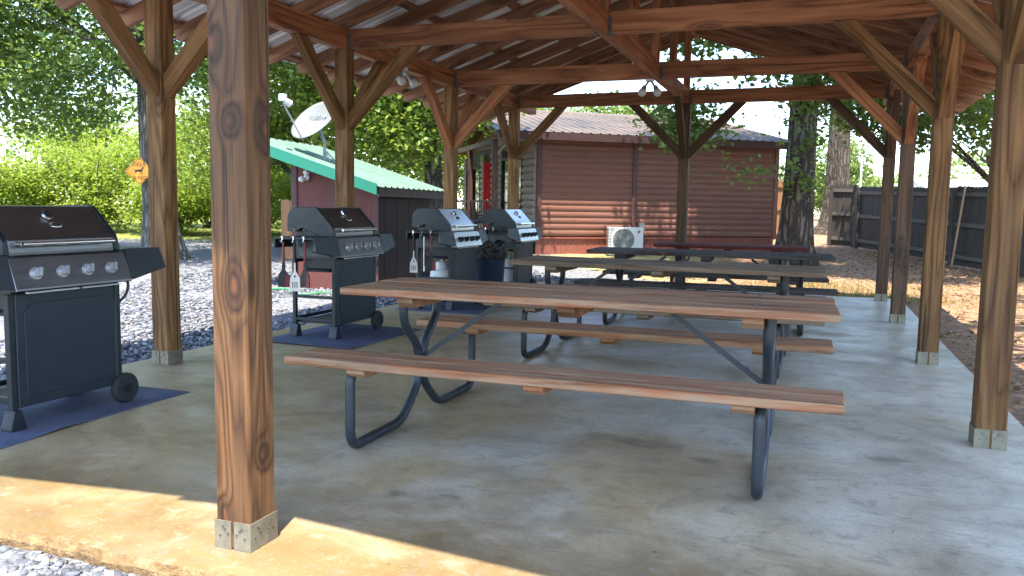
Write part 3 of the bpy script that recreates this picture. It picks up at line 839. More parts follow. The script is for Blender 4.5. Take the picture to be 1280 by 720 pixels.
# ------------------------------------------------------------------ grills
def grill(loc, rz, label, hood, panelmat, knobs_dark=False, tank=True, gauge='dark', coat='coat'):
    """local x: left to right seen from the front, local y: towards the back, front panel at y = 0"""
    t = empty('gas_grill', (*loc, 0), rz, label, 'gas grill', 'gas grills along the left side of the pavilion')
    K = M[coat]; S = M[hood]; PM = M[panelmat]
    # cart
    bm = B(); box2(bm, (-.31, 0, .115), (.31, .018, .70)); dp = obj('door_panel', bm, M['coatlow'], t, bevel=.004)
    bm = B(); prism(bm, [(-.265, .165), (.265, .165), (.265, .60), (.22, .645), (-.22, .645), (-.265, .60)], 'y', -.0045, -.0005); obj('door_inset', bm, M['coatlow'], dp, bevel=.004)
    for x in (-.335, .335):
        for y in (.012, .415):
            bm = B(); box2(bm, (x - .017, y - .013, .11), (x + .017, y + .02, .70))
            if x < 0:
                z0 = .02
                prism(bm, [(x - .045, z0 - .019), (x + .045, z0 - .019), (x + .045, z0), (x + .02, .112), (x - .02, .112), (x - .045, z0)], 'y', y - .035, y + .04)
            else:
                box2(bm, (x - .017, y - .013, .07), (x + .017, y + .02, .112))
            obj('leg', bm, M['coat'], t, bevel=.003)
    for y in (-.012, .415):
        wheel = None
        bm = B()
        prof = [(.030, -.024), (.080, -.024), (.088, -.014), (.088, .014), (.080, .024), (.030, .024)]
        n = 28; rings = []
        for k in range(n):
            a = 2 * PI * k / n
            rings.append([bm.verts.new((.355 + r_ * math.cos(a), y + w_, .089 + r_ * math.sin(a))) for r_, w_ in prof])
        for k in range(n):
            for j in range(len(prof)):
                bm.faces.new((rings[k][j], rings[k][(j + 1) % 6], rings[(k + 1) % n][(j + 1) % 6], rings[(k + 1) % n][j]))
        wheel = obj('wheel', bm, M['rubber'], t, sm=True)
        bm = B(); cyl(bm, (.355, y - .02, .089), (.355, y + .02, .089), .034, n=18)
        for k in range(6):
            a = k * PI / 3
            box(bm, (.355 + .05 * math.cos(a), y, .089 + .05 * math.sin(a)), (.05, .03, .014), Matrix.Rotation(-a, 4, 'Y'))
        cyl(bm, (.355, y - .028, .089), (.355, y + .024, .089), .010, n=10)
        obj('hub', bm, M['coat'], wheel)
    bm = B()
    for z in (.16, .36):
        box2(bm, (-.347, .03, z - .013), (-.323, .41, z + .013)); box2(bm, (.323, .03, z - .013), (.347, .41, z + .013))
    box2(bm, (-.32, .405, .15), (.32, .425, .18)); box2(bm, (-.32, .405, .66), (.32, .425, .69))
    obj('side_rails', bm, M['coat'], t, bevel=.002)
    bm = B(); box2(bm, (-.31, .03, .125), (.31, .41, .14)); obj('bottom_shelf', bm, M['coat'], t)
    if tank:
        bm = B(); cyl(bm, (-.05, .24, .17), (-.05, .24, .40), .145, n=24); sph(bm, (-.05, .24, .40), .145, (1, 1, .42), 24, 10); sph(bm, (-.05, .24, .17), .145, (1, 1, .35), 24, 10)
        tk = obj('propane_tank', bm, M['enamel'], t, sm=True)
        bm = B(); cyl(bm, (-.05, .24, .45), (-.05, .24, .53), .07, n=18); cyl(bm, (-.05, .24, .46), (-.05, .24, .55), .02, n=10); obj('valve_collar', bm, M['white'], tk, sm=True)
    # fire box
    bm = B(); prism(bm, [(.0, .70), (.43, .70), (.44, .885), (-.03, .885)], 'x', -.335, .335); box2(bm, (-.26, .06, .60), (.26, .38, .70))
    box2(bm, (-.30, .11, .886), (.30, .43, .975)); obj('fire_box', bm, K, t, bevel=.006)
    for s in (-1, 1):
        bm = B(); box2(bm, (s * .336, .06, .715), (s * .341, .37, .84)); cyl(bm, (s * .3405, .12, .775), (s * .346, .12, .775), .024, n=16)
        obj('end_plate', bm, M['plate'], t)
    bm = B(); box2(bm, (-.28, .10, .575), (.02, .36, .598)); obj('drip_tray', bm, M['black'], t, bevel=.008)
    # control panel
    zt_, zb_ = .882, .715; yt, yb = -.03, -.082
    bm = B(); prism(bm, [(.0, zt_), (yt, zt_), (yb, zb_ + .01), (yb, zb_), (.0, zb_)], 'x', -.365, .365)
    cp = obj('control_panel', bm, PM, t, bevel=.004)
    nrm = Vector((0, -(zt_ - zb_), -(yt - yb) * 1.0)).normalized(); nrm = Vector((0, -(zt_ - zb_), (yt - yb))).normalized()
    for k in range(4):
        x = -.235 + .157 * k
        c = Vector((x, (yt + yb) / 2 - .001, (zt_ + zb_) / 2))
        bm = B(); cyl(bm, c, c + nrm * .010, .034, .031, 24); cyl(bm, c + nrm * .010, c + nrm * .022, .023, .021, 20)
        q = Vector((0, -1, 0)).rotation_difference(nrm).to_matrix().to_4x4() @ Matrix.Rotation(R(20), 4, 'Y')
        box(bm, c + nrm * .032, (.015, .028, .046), q)
        obj('knob', bm, M['coat'] if knobs_dark else M['knobsteel'], t, sm=True)
    bm = B(); box2(bm, (-.30, yb - .004, zb_ - .012), (-.0, yb + .02, zb_ - .004)); box2(bm, (.02, yb - .004, zb_ - .012), (.26, yb + .02, zb_ - .004)); obj('drip_rail', bm, M['steel'], t)
    # hood: skin and black end caps
    prof = [(.455, .888), (.47, .93), (.47, 1.05), (.455, 1.09), (.42, 1.125), (.38, 1.138), (.20, 1.14), (.175, 1.135), (.035, .985), (.018, .965), (.010, .905), (.010, .888)]
    notch = [(.12, .89), (.23, .925), (.30, .968), (.335, .968), (.37, .935), (.44, .935)]
    bm = B(); prism(bm, prof[1:] + notch, 'x', -.325, .325); hd = obj('hood', bm, S, t, bevel=.002)
    def scale_prof(k): 
        return [(.24 + (p - .24) * k, 1.0 + (q - 1.0) * k) for p, q in prof]
    for s in (-1, 1):
        bm = B(); pp = scale_prof(1.035)
        pp = [(p, max(q, .89)) for p, q in pp]
        pp = pp[1:] + [(.12, .89), (.23, .925), (.30, .968), (.335, .968), (.37, .935), (.44, .935)]
        prism(bm, pp, 'x', s * .327, s * .362)
        ec = obj('hood_end_cap', bm, K, t, bevel=.006)
        bm = B(); cyl(bm, (s * .362, .40, .945), (s * .368, .40, .945), .014, n=12); cyl(bm, (s * .362, .30, .945), (s * .368, .30, .945), .010, n=12)
        obj('bolt', bm, M['nail'], ec)
    bm = B(); cyl(bm, (-.285, -.035, .948), (.285, -.035, .948), .0125, n=16)
    for x in (-.27, .27): cyl(bm, (x, -.037, .948), (x, .016, .948), .010, n=10)
    obj('handle', bm, M['chrome'], t, sm=True)
    # gauge and badge on the sloping hood front
    sl_ = Vector((0, .14, .15)).normalized(); nn = Vector((0, -.15, .14)).normalized()
    c = Vector((0, .105, 1.06)) + nn * .004
    bm = B(); cyl(bm, c + sl_ * .035, c + sl_ * .035 + nn * .012, .034, .031, 24); g_ = obj('gauge', bm, M['chrome'], t, sm=True)
    bm = B(); cyl(bm, c + sl_ * .035 + nn * .0125, c + sl_ * .035 + nn * .0145, .027, n=24); obj('gauge_face', bm, M['black'] if gauge == 'dark' else M['white'], g_)
    q = Vector((0, 0, 1)).rotation_difference(nn).to_matrix().to_4x4()
    bm = B(); c2 = c - sl_ * .033 + Vector((.012, 0, 0))
    sph(bm, c2, .03, (1.35, .62, .16), 20, 8, q); bg_ = obj('badge', bm, M['chrome'] if knobs_dark is False else M['coat'], t, sm=True)
    bm = B(); sph(bm, c2 + nn * .0035, .022, (1.3, .5, .14), 18, 8, q); obj('badge_inlay', bm, M['black'], bg_, sm=True)
    # side shelves with sloping fronts
    for s in (-1, 1):
        x0, x1 = s * .368, s * .66
        bm = B(); box2(bm, (x0, .01, .872), (x1, .40, .892))
        va = [bm.verts.new(p) for p in [(x0, -.03, .892), (x1, .0, .892), (x1 + s * .02, -.03, .775), (x0, -.078, .725)]]
        vb = [bm.verts.new(p) for p in [(x0, .012, .892), (x1, .012, .892), (x1 + s * .0, .012, .775), (x0, .012, .725)]]
        for i in range(4): bm.faces.new((va[i], va[(i + 1) % 4], vb[(i + 1) % 4], vb[i]))
        bm.faces.new(va); bm.faces.new(vb[::-1])
        box2(bm, (x0, .385, .80), (x1, .40, .872))
        sh = obj('side_shelf', bm, K, t, bevel=.003)
        if s < 0:
            for y in (.10, .20, .31):
                b2 = B(); box2(b2, (x1 - .006, y - .006, .868), (x1 - .002, y + .006, .90)); box2(b2, (x1 - .02, y - .006, .8925), (x1 - .002, y + .006, .8965)); tube(b2, [(x1 - .006, y, .87), (x1 - .02, y, .845), (x1 - .034, y, .86)], .004, 6)
                obj('hook', b2, M['chrome'], sh)
    bm = B(); tube(bm, [(.36, -.02, .73), (.41, -.01, .70), (.40, .0, .63), (.35, .02, .58), (.30, .06, .55)], .008, 8, fillet=.03); obj('gas_hose', bm, M['black'], t, sm=True)
    return t
grill((-3.74, 3.275), PI / 2 - R(0), 'dark bronze faced gas grill at the left front, nearest grill beside the first left post', 'darksteel', 'darksteel', tank=False)
grill((-3.86, 6.43), PI / 2, 'black gas grill with red spatulas in front of the green roofed shed', 'darksteel', 'darksteel', tank=False)
grill((-3.78, 8.66), PI / 2, 'bright steel hooded gas grill just left of the trash can', 'steel', 'steel', True, True)
grill((-3.70, 10.55), PI / 2, 'bright steel hooded gas grill farthest back, right of the trash can', 'steel', 'steel', True, True)

def grill_mat(x0, x1, y0, y1, label, seed, rz=0.0):
    rng = np.random.default_rng(seed); nx, ny = 34, 50
    X, Y = np.meshgrid(np.linspace(x0, x1, nx), np.linspace(y0, y1, ny))
    cx, cy = (x0 + x1) / 2, (y0 + y1) / 2
    def wave(k, a, ph): return a * np.sin(k[0] * X + k[1] * Y + ph)
    Z = .004 + np.maximum(0, wave((5, 2), .004, 1 + seed) + wave((-3, 7), .004, 2) + wave((11, 9), .0025, seed))
    ed = np.minimum(np.minimum(X - x0, x1 - X), np.minimum(Y - y0, y1 - Y))
    Z = np.where(ed < .03, .003 + .012 * np.maximum(0, np.sin(Y * 4.3 + seed)) ** 6, Z)
    X2 = X + .012 * np.sin(Y * 3 + seed)
    i = np.arange(nx * ny).reshape(ny, nx); F = np.stack([i[:-1, :-1], i[:-1, 1:], i[1:, 1:], i[1:, :-1]], -1).reshape(-1, 4)
    o = npmesh('grill_mat', np.stack([X2 - cx, Y - cy, Z], -1).reshape(-1, 3), F, M['mat'], loc=(cx, cy, 0), sm=True)
    o.rotation_euler = (0, 0, rz)
    md = o.modifiers.new('thickness', 'SOLIDIFY'); md.thickness = .003; md.offset = -1
    return tag(o, label, 'grill mat', 'dark blue grey mats under the grills')
grill_mat(-4.42, -3.56, 2.66, 3.98, 'dark blue grey mat under the dark bronze grill at the left front', 1, R(1.5))
grill_mat(-4.42, -3.46, 5.70, 6.96, 'dark blue grey mat under the grill with red spatulas', 2, R(-2))
grill_mat(-4.42, -3.40, 8.15, 9.28, 'dark blue grey mat under the grill left of the trash can', 3)
grill_mat(-4.40, -3.40, 9.95, 11.2, 'dark blue grey mat under the farthest grill', 4)

# utensils hung from the left shelves (world: a grill's left end points to -Y; shelf edge at Y = centre - .66)
def spatula(loc, rz, label, red=True):
    t = empty('grill_spatula' if red else 'steel_spatula', loc, rz, label, 'spatula', 'tools hung from the grill shelves')
    hm = M['plasticred'] if red else M['black']
    bm = B(); tube(bm, [(0, 0, 0), (0, 0, -.17)], .011, 10); obj('handle', bm, hm, t, sm=True)
    if red:
        bm = B(); prism(bm, [(-.012, -.17), (.012, -.17), (.014, -.23), (.047, -.28), (.05, -.38), (-.05, -.38), (-.047, -.28), (-.014, -.23)], 'y', -.004, .004)
        obj('blade', bm, M['black'], t)
        bm = B(); prism(bm, [(.05, -.30), (.022, -.25), (.01, -.38), (.05, -.38)], 'y', -.0055, .0055); obj('blade_edge', bm, M['plasticred'], t)
    else:
        bm = B(); prism(bm, [(-.006, -.17), (.006, -.17), (.008, -.24), (.04, -.30), (.045, -.41), (-.045, -.41), (-.04, -.30), (-.008, -.24)], 'y', -.0025, .0025)
        bl = obj('blade', bm, M['steel'], t)
        bm = B()
        for k in (-1, 0, 1): box(bm, (k * .018, 0, -.355), (.007, .007, .05))
        cyl(bm, (0, -.0035, -.285), (0, .0035, -.285), .009, n=10)
        obj('slots', bm, M['black'], bl)
    return t
def fork(loc, rz, label):
    t = empty('grill_tongs', loc, rz, label, 'tongs', 'tools hung from the grill shelves')
    for s in (-1, 1):
        bm = B(); box(bm, (s * .010, 0, -.18), (.009, .022, .34)); box(bm, (s * .012, 0, -.36), (.016, .04, .06)); obj('arm', bm, M['steel'] if s > 0 else M['black'], t, bevel=.002)
    bm = B(); cyl(bm, (-.02, 0, -.01), (.02, 0, -.01), .012, n=10); obj('hinge', bm, M['black'], t)
    return t
y2 = 6.43 - .66
spatula((-4.17, y2 + .01, .85), R(12), 'dark spatula half hidden by the front post, hung from the black grill')
spatula((-4.06, y2 + .012, .85), R(20), 'slotted steel spatula hung between two red ones', False)
spatula((-3.96, y2 + .012, .855), R(-8), 'red bladed spatula nearest the front panel of the black grill')
y3 = 8.66 - .66
spatula((-4.09, y3 + .01, .85), R(10), 'slotted white steel spatula hung at the left of the grill beside the trash can', False)
fork((-3.98, y3 + .012, .85), R(30), 'steel tongs hung beside the white slotted spatula')
spatula((-3.88, y3 + .012, .85), R(40), 'red spatula hung on the steel grill left of the trash can')

def trash_can(x, y):
    t = empty('trash_can', (x, y, 0), 0, 'round navy trash can lined with a black bag, between the two steel grills', 'trash can')
    n = 40
    def lathe(prof, wob=0, seed=1):
        rng = random.Random(seed); bm = B(); rows = []
        ph = [rng.uniform(0, 6) for _ in range(8)]
        for (r_, z_) in prof:
            rows.append([bm.verts.new(((r_ + wob * z_ * (.5 * math.sin(7 * a + ph[0] + 9 * z_) + .35 * math.sin(13 * a + ph[1] - 14 * z_) + .3 * math.sin(23 * a + ph[2]))) * math.cos(a),
                                       (r_ + wob * z_ * (.5 * math.sin(7 * a + ph[0] + 9 * z_) + .35 * math.sin(13 * a + ph[1] - 14 * z_))) * math.sin(a),
                                       z_ + wob * 1.2 * math.sin(5 * a + ph[3]) * (z_ > .7))) for a in [2 * PI * k / n for k in range(n)]])
        for i in range(len(rows) - 1):
            for k in range(n): bm.faces.new((rows[i][k], rows[i][(k + 1) % n], rows[i + 1][(k + 1) % n], rows[i + 1][k]))
        bm.faces.new(rows[0][::-1]); bm.faces.new(rows[-1])
        return bm
    obj('can_body', lathe([(.165, .002), (.17, .02), (.205, .54), (.212, .55), (.212, .60), (.20, .61), (.18, .60)]), M['navy'], t, sm=True)
    obj('bin_liner', lathe([(.216, .53), (.222, .56), (.224, .63), (.235, .68), (.228, .72), (.195, .735), (.15, .72), (.10, .68), (.03, .64)], .022), M['bag'], t, sm=True)
    return t
trash_can(-3.80, 9.50)

# ------------------------------------------------------------------ shed, dish, hose
SA = R(6.7)
SC = (-6.0, 10.58)
def su(u, v):
    return (SC[0] + u * math.cos(SA) - v * math.sin(SA), SC[1] + u * math.sin(SA) + v * math.cos(SA))
def ribbed(bm, x0, x1, fz, y0, y1, pitch, rib, ribw, along='y'):
    """sheet sampled across ribs; along='y': ribs run along y ... here ribs run along x"""
    ys = []; y = y0
    while y < y1 - 1e-6:
        for d_, h in ((0, 0), (pitch - ribw - .03, 0), (pitch - ribw, rib), (pitch - .03, rib)):
            if y + d_ <= y1: ys.append((y + d_, h))
        y += pitch
    ys.append((y1, 0))
    va = [bm.verts.new((x0, yy, fz(x0) + h)) for yy, h in ys]; vb = [bm.verts.new((x1, yy, fz(x1) + h)) for yy, h in ys]
    for i in range(len(ys) - 1): bm.faces.new((va[i], va[i + 1], vb[i + 1], vb[i]))
    return bm
def build_shed():
    gz0 = -.12
    t = empty('shed', (*SC, 0), SA, 'small dark red shed with a sloping green metal roof, behind the black grill', 'shed')
    zt = lambda u: 1.43 - .32 * u
    bm = B(); prism(bm, [(-1.32, gz0), (0, gz0), (0, zt(0)), (-1.32, zt(-1.32))], 'y', 0, .03); 
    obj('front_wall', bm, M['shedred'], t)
    bm = B(); box2(bm, (-.03, .0305, gz0), (-.0, 2.4, zt(0) - .0)); obj('side_wall', bm, M['shedshade'], t)
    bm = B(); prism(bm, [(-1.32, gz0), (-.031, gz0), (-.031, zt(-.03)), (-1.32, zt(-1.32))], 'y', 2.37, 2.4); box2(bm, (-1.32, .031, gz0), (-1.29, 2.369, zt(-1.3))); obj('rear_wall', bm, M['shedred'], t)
    bm = B()
    for u in (-1.32, -.66, -.02): prism(bm, [(u - .045, gz0), (u + .045, gz0), (u + .045, zt(u + .045) - .01), (u - .045, zt(u - .045) - .01)], 'y', -.022, -.002)
    obj('corner_board', bm, M['trim'], t)
    bm = B()
    for v in (.28, .8, 1.3, 1.8, 2.2): box2(bm, (.001, v - .006, gz0), (.005, v + .006, zt(0) - .08))
    obj('side_batten', bm, M['black'], t)
    zr = lambda u: zt(u) + .06
    bm = B(); prism(bm, [(-2.2, zt(-2.2) + .005), (.16, zt(.16) + .005), (.16, zr(.16) - .004), (-2.2, zr(-2.2) - .004)], 'y', -.36, 2.58); obj('roof_deck', bm, M['trim'], t)
    bm = B(); ribbed(bm, -2.22, .22, zr, -.40, 2.64, .23, .022, .06); rf = obj('roof_sheet', bm, M['greenroof'], t)
    md = rf.modifiers.new('sheet_thickness', 'SOLIDIFY'); md.thickness = .002
    bm = B(); prism(bm, [(-2.24, zr(-2.24) - .125), (.17, zr(.17) - .125), (.17, zr(.17) + .03), (-2.24, zr(-2.24) + .03)], 'y', -.425, -.405); obj('rake_trim', bm, M['greentrim'], t)
    bm = B(); box2(bm, (.162, -.36, zt(.16) - .09), (.185, 2.58, zt(.16) + .03)); obj('eave_board', bm, M['porchdark'], t)
    bm = B(); box2(bm, (-2.12, .0, gz0), (-2.03, .09, zt(-2.1))); box2(bm, (-2.12, 2.3, gz0), (-2.03, 2.39, zt(-2.1))); obj('lean_to_post', bm, M['trim'], t)
    return t
build_shed()
x, y = su(-1.1, -.03)
def shed_light(x, y, z):
    t = empty('shed_floodlight', (x, y, z), SA, 'white twin floodlight on the red shed wall under the green roof', 'floodlight')
    b = B(); cyl(b, (0, 0, 0), (0, -.025, 0), .045, n=16); obj('mount', b, M['white'], t, sm=True)
    for s, d in ((-1, -.03), (1, .07)):
        b = B(); cyl(b, (0, -.02, .0), (s * .03, -.07, d - .02), .012, n=8); sph(b, (s * .04, -.09, d), .047, (1, 1.1, .9)); obj('bulb', b, M['white'], t, sm=True)
shed_light(x, y, 1.56)

def dish(x, y, z):
    t = empty('satellite_dish', (x, y, z), 0, 'pale grey satellite dish on a mast on the green shed roof', 'satellite dish')
    bm = B(); box(bm, (0, 0, .01), (.22, .16, .016), Matrix.Rotation(math.atan(.32), 4, 'Y')); tube(bm, [(0, 0, .01), (0, 0, .30)], .024, 12); tube(bm, [(.16, -.10, -.035), (0, 0, .16)], .010, 8); tube(bm, [(.14, .1, -.03), (0, 0, .15)], .010, 8)
    obj('mast', bm, M['grey'], t, sm=True)
    # bowl facing left and a little up and toward the viewer
    face = Vector((-.26, -.70, .56)).normalized()
    side = face.cross(Vector((0, 0, 1))).normalized(); upd = side.cross(face)
    c = Vector((-.08, .0, .50)) + face * .08
    bm = B(); n, m = 40, 9; W_, H_ = .47, .37; rows = []
    for j in range(m + 1):
        r_ = j / m
        rows.append([bm.verts.new(c + side * (W_ * r_ * math.cos(a)) + upd * (H_ * r_ * math.sin(a)) + face * (.085 * r_ * r_)) for a in [2 * PI * k / n for k in range(n)]] if j else [bm.verts.new(c)])
    for k in range(n): bm.faces.new((rows[0][0], rows[1][k], rows[1][(k + 1) % n]))
    for j in range(1, m):
        for k in range(n): bm.faces.new((rows[j][k], rows[j + 1][k], rows[j + 1][(k + 1) % n], rows[j][(k + 1) % n]))
    bowl = obj('bowl', bm, M['dishgrey'], t, sm=True)
    md = bowl.modifiers.new('rim', 'SOLIDIFY'); md.thickness = .008
    bm = B(); tube(bm, [c - face * .01, Vector((0, 0, .26))], .03, 10); obj('bracket', bm, M['grey'], t, sm=True)
    tip = c + face * .62 - upd * .16
    low = c - upd * H_ * .95 + face * .07
    bm = B(); tube(bm, [c - face * .03 - upd * .06, low - face * .03 - upd * .02, low + face * .02, tip], .013, 8, fillet=.05); obj('feed_arm', bm, M['grey'], t, sm=True)
    bm = B(); cyl(bm, tip + upd * .05, tip - face * .10 + upd * .07, .045, .06, 14); box(bm, tip + upd * .06 + face * .05, (.09, .09, .10)); obj('feed_horn', bm, M['white'], t, sm=False, bevel=.006)
    Mx = Matrix((side, upd, face)).transposed()
    q = c + upd * .09 + face * .034
    tx = text_mesh('lettering', 'DIRECTV', .085, M['grey'], t, q + side * .05, Mx.to_euler(), .002)
    bm = B(); sph(bm, q - side * .185 + face * .012, .03, (1, 1, .2), 16, 8, Mx.to_4x4()); obj('emblem', bm, M['grey'], t, sm=True)
    return t
x, y = su(-1.10, .55)
dish(x, y, 1.43 + .32 * 1.10 + .075)

def garden_hose():
    pts = []
    rng = random.Random(2)
    for k in range(26):
        a = k / 25
        u = -1.55 + 1.15 * a; v = -.55 + .22 * math.sin(a * 7) - .12 * a
        px, py = su(u, v); pts.append((px, py, -.085 + .012 * math.sin(9 * a)))
    px, py = su(-.36, -.10)
    pts += [(*su(-.33, -.42), .0), (*su(-.30, -.2), .15), (*su(-.30, -.06), .40), (*su(-.31, -.045), .55)]
    bm = B(); tube(bm, pts, .014, 8)
    o = obj('garden_hose', bm, M['hose'], None, sm=True); tag(o, 'green garden hose lying on gravel along the foot of the red shed', 'garden hose')
garden_hose()

# ------------------------------------------------------------------ cabin
CA = R(37.06); CC = (-6.14, 18.31)
def cu(u, v): return (CC[0] + u * math.cos(CA) - v * math.sin(CA), CC[1] + u * math.sin(CA) + v * math.cos(CA))
def build_cabin():
    g = .02
    t = empty('cabin', (*CC, 0), CA, 'dark red log sided cabin with a rusty tan metal roof and a side porch', 'cabin')
    LEN, DEP = 6.45, 7.2; z0, z1 = .50, 2.78; pitch = .145
    # log siding: half-round courses on the front wall
    def courses(y_face, sgn):
        prof = [(.06, z0)]; z = z0
        out = []
        while z < z1 - .01:
            for k in range(7):
                a = k / 6; out.append((-.006 - .024 * math.sin(PI * min(1, a * .92 + .04)) ** .8, z + pitch * a * .97))
            z += pitch
        out = [(p, min(q, z1)) for p, q in out]
        return prof + out + [(.06, out[-1][1])]
    bm = B(); prism(bm, courses(0, 1), 'x', .0, LEN); obj('front_wall', bm, M['siding'], t)
    bm = B(); box2(bm, (-.02, -.055, z0 - .02), (.10, .02, z1)); obj('corner_trim', bm, M['trim'], t, bevel=.006)
    bm = B(); box2(bm, (2.42, -.06, z0 - .02), (2.53, .02, z1)); obj('wall_batten', bm, M['trim'], t, bevel=.006)
    bm = B(); box2(bm, (LEN - .06, -.055, z0 - .02), (LEN + .05, .05, z1)); obj('corner_trim', bm, M['siding'], t, bevel=.006)
    # skirting of upright ribs
    bm = B()
    box2(bm, (.0, .0, -.15), (LEN, .05, z0 - .02)); k = 0
    while k * .15 < LEN - .05:
        box2(bm, (k * .15 + .02, -.012, -.15), (k * .15 + .05, -.001, z0 - .03)); k += 1
    box2(bm, (-.02, -.05, z0 - .055), (LEN + .04, -.013, z0 - .022))
    obj('skirting', bm, M['skirt'], t)
    # porch side wall of round logs between openings, running back along v
    segs = [(.08, 1.0), (2.85, 3.15), (3.25, 3.9), (4.70, 5.1), (6.8, DEP)]
    for a, b in segs:
        bm = B(); z = z0 + .09
        while z < z1 - .05:
            cyl(bm, (.02, a + .05 * (0 if a < .2 else 1) * 0, z), (.02, b, z), .092, n=14); z += .165
        obj('log_wall', bm, M['log'], t, sm=True)
    bm = B(); box2(bm, (.06, .1, z0), (.12, DEP, z1)); obj('inner_wall', bm, M['porchdark'], t)
    for a, b, za, zb in ((1.0, 2.85, .75, 2.45), (5.1, 6.8, .95, 2.35)):
        bm = B(); fr = .07
        for (p, q, r_, s_) in ((a, za, b, za + fr), (a, zb - fr, b, zb), (a, za + fr, a + fr, zb - fr), (b - fr, za + fr, b, zb - fr), ((a + b) / 2 - .03, za + fr, (a + b) / 2 + .03, zb - fr)):
            box2(bm, (-.07, p, q), (.05, r_, s_))
        wn = obj('window', bm, M['black'], t)
        bm = B(); box2(bm, (-.02, a + fr, za + fr), (-.01, b - fr, zb - fr)); obj('pane', bm, M['glass'], wn)
    bm = B(); box2(bm, (-.06, 3.93, .42), (-.01, 4.68, 2.42)); dr = obj('door', bm, M['doorred'], t, bevel=.008)
    bm = B(); sph(bm, (-.10, 4.02, 1.35), .035); obj('handle', bm, M['chrome'], dr, sm=True)
    bm = B(); box2(bm, (LEN - .05, .06, -.1), (LEN + .0, DEP, z1)); box2(bm, (0.1, DEP - .06, -.1), (LEN - .06, DEP, z1)); obj('rear_wall', bm, M['siding'], t)
    # porch
    PX = -1.02
    bm = B(); box2(bm, (PX - .05, .0, .27), (-.075, DEP, .33)); box2(bm, (PX - .05, .0, .10), (PX - .01, DEP, .265)); obj('porch_floor', bm, M['porchdark'], t)
    for v in (.06, 2.4, 4.8, 7.05):
        bm = B(); box2(bm, (PX - .055, v - .055, -.1), (PX + .055, v + .055, 2.72)); obj('porch_post', bm, M['trim'], t, bevel=.005)
    bm = B()
    for a, b in ((.12, 2.34), (2.46, 4.74), (4.86, 7.0)):
        for z in (1.28, .50): box2(bm, (PX - .02, a, z), (PX + .02, b, z + .04))
        n = 6
        for k in range(1, n): v = a + (b - a) * k / n; box2(bm, (PX - .012, v - .012, .54), (PX + .012, v + .012, 1.28))
    obj('porch_railing', bm, M['porchdark'], t)
    bm = B(); tube(bm, [(PX, .06, 2.35), (PX + .35, .06, 2.70)], .03, 8); tube(bm, [(PX, 2.4, 2.35), (PX, 2.75, 2.7)], .03, 8); obj('porch_bracket', bm, M['log'], t)
    bm = B(); box2(bm, (PX - .05, 0, 2.60), (PX + .05, DEP, 2.72)); obj('porch_beam', bm, M['trim'], t)
    # roof: ridge along u, eaves front and back
    ov, ry = .46, DEP / 2
    ze, zr = 2.86, 3.78
    sl = (zr - ze) / (ry + ov)
    u0, u1 = -1.12, LEN + .28
    for s in (1, -1):
        bm = B(); xs = []; x_ = u0
        while x_ < u1:
            for d_, h in ((0, 0), (.17, 0), (.185, .022), (.215, .022)):
                if x_ + d_ <= u1: xs.append((x_ + d_, h))
            x_ += .23
        ye = -ov if s > 0 else DEP + ov
        va = [bm.verts.new((a, ye, ze + .03 + h)) for a, h in xs]; vb = [bm.verts.new((a, ry, zr + .03 + h)) for a, h in xs]
        for i in range(len(xs) - 1): bm.faces.new((va[i], va[i + 1], vb[i + 1], vb[i]))
        o = obj('roof_sheet', bm, M['cabinroof'], t); md = o.modifiers.new('sheet_thickness', 'SOLIDIFY'); md.thickness = .003
    bm = B(); prism(bm, [(-ov + .03, ze - .0), (ry, zr - .0), (DEP + ov - .03, ze - .0), (DEP + ov - .03, ze - .06), (ry, zr - .06), (-ov + .03, ze - .06)], 'x', u0 + .03, u1 - .03); obj('roof_deck', bm, M['trim'], t)
    bm = B(); box2(bm, (u0 + .02, -ov, ze - .15), (u1 - .02, -ov + .026, ze + .02)); obj('fascia', bm, M['fascia'], t)
    bm = B(); box2(bm, (u0 + .03, -ov + .03, ze - .10), (u1 - .03, -.0, ze - .075)); obj('soffit', bm, M['porchdark'], t)
    bm = B(); prism(bm, [(.1, z1 + .002), (DEP - .1, z1 + .002), (ry, zr - .075)], 'x', .0, .05); prism(bm, [(.1, z1 + .002), (DEP - .1, z1 + .002), (ry, zr - .075)], 'x', LEN - .05, LEN); obj('gable_wall', bm, M['siding'], t)
    bm = B(); prism(bm, [(ry - .18, zr - .012), (ry, zr + .065), (ry + .18, zr - .012), (ry + .18, zr + .0), (ry, zr + .078), (ry - .18, zr + .0)], 'x', u0, u1); obj('ridge_cap', bm, M['cabinroof'], t)
build_cabin()
def porch_chair(u, v):
    x, y = cu(u, v)
    t = empty('porch_chair', (x, y, .33), CA - PI / 2 + PI, 'dark porch chair with a blue striped cushion beside the red cabin door', 'chair')
    bm = B()
    for a in (-.25, .25):
        for b in (-.25, .25): box(bm, (a, b, .21), (.05, .05, .42))
        box(bm, (a, 0, .60), (.06, .56, .03)); box(bm, (a, -.25, .50), (.05, .05, .2))
    obj('frame', bm, M['black'], t)
    bm = B(); box(bm, (0, 0, .42), (.5, .52, .04)); obj('seat', bm, M['black'], t)
    bm = B(); box(bm, (0, .27, .78), (.5, .04, .62), Matrix.Rotation(R(-12), 4, 'X')); obj('backrest', bm, M['black'], t)
    bm = B(); box(bm, (0, -.02, .49), (.47, .48, .09)); obj('cushion', bm, M['cushion'], t, bevel=.03)
porch_chair(-.45, 3.3)

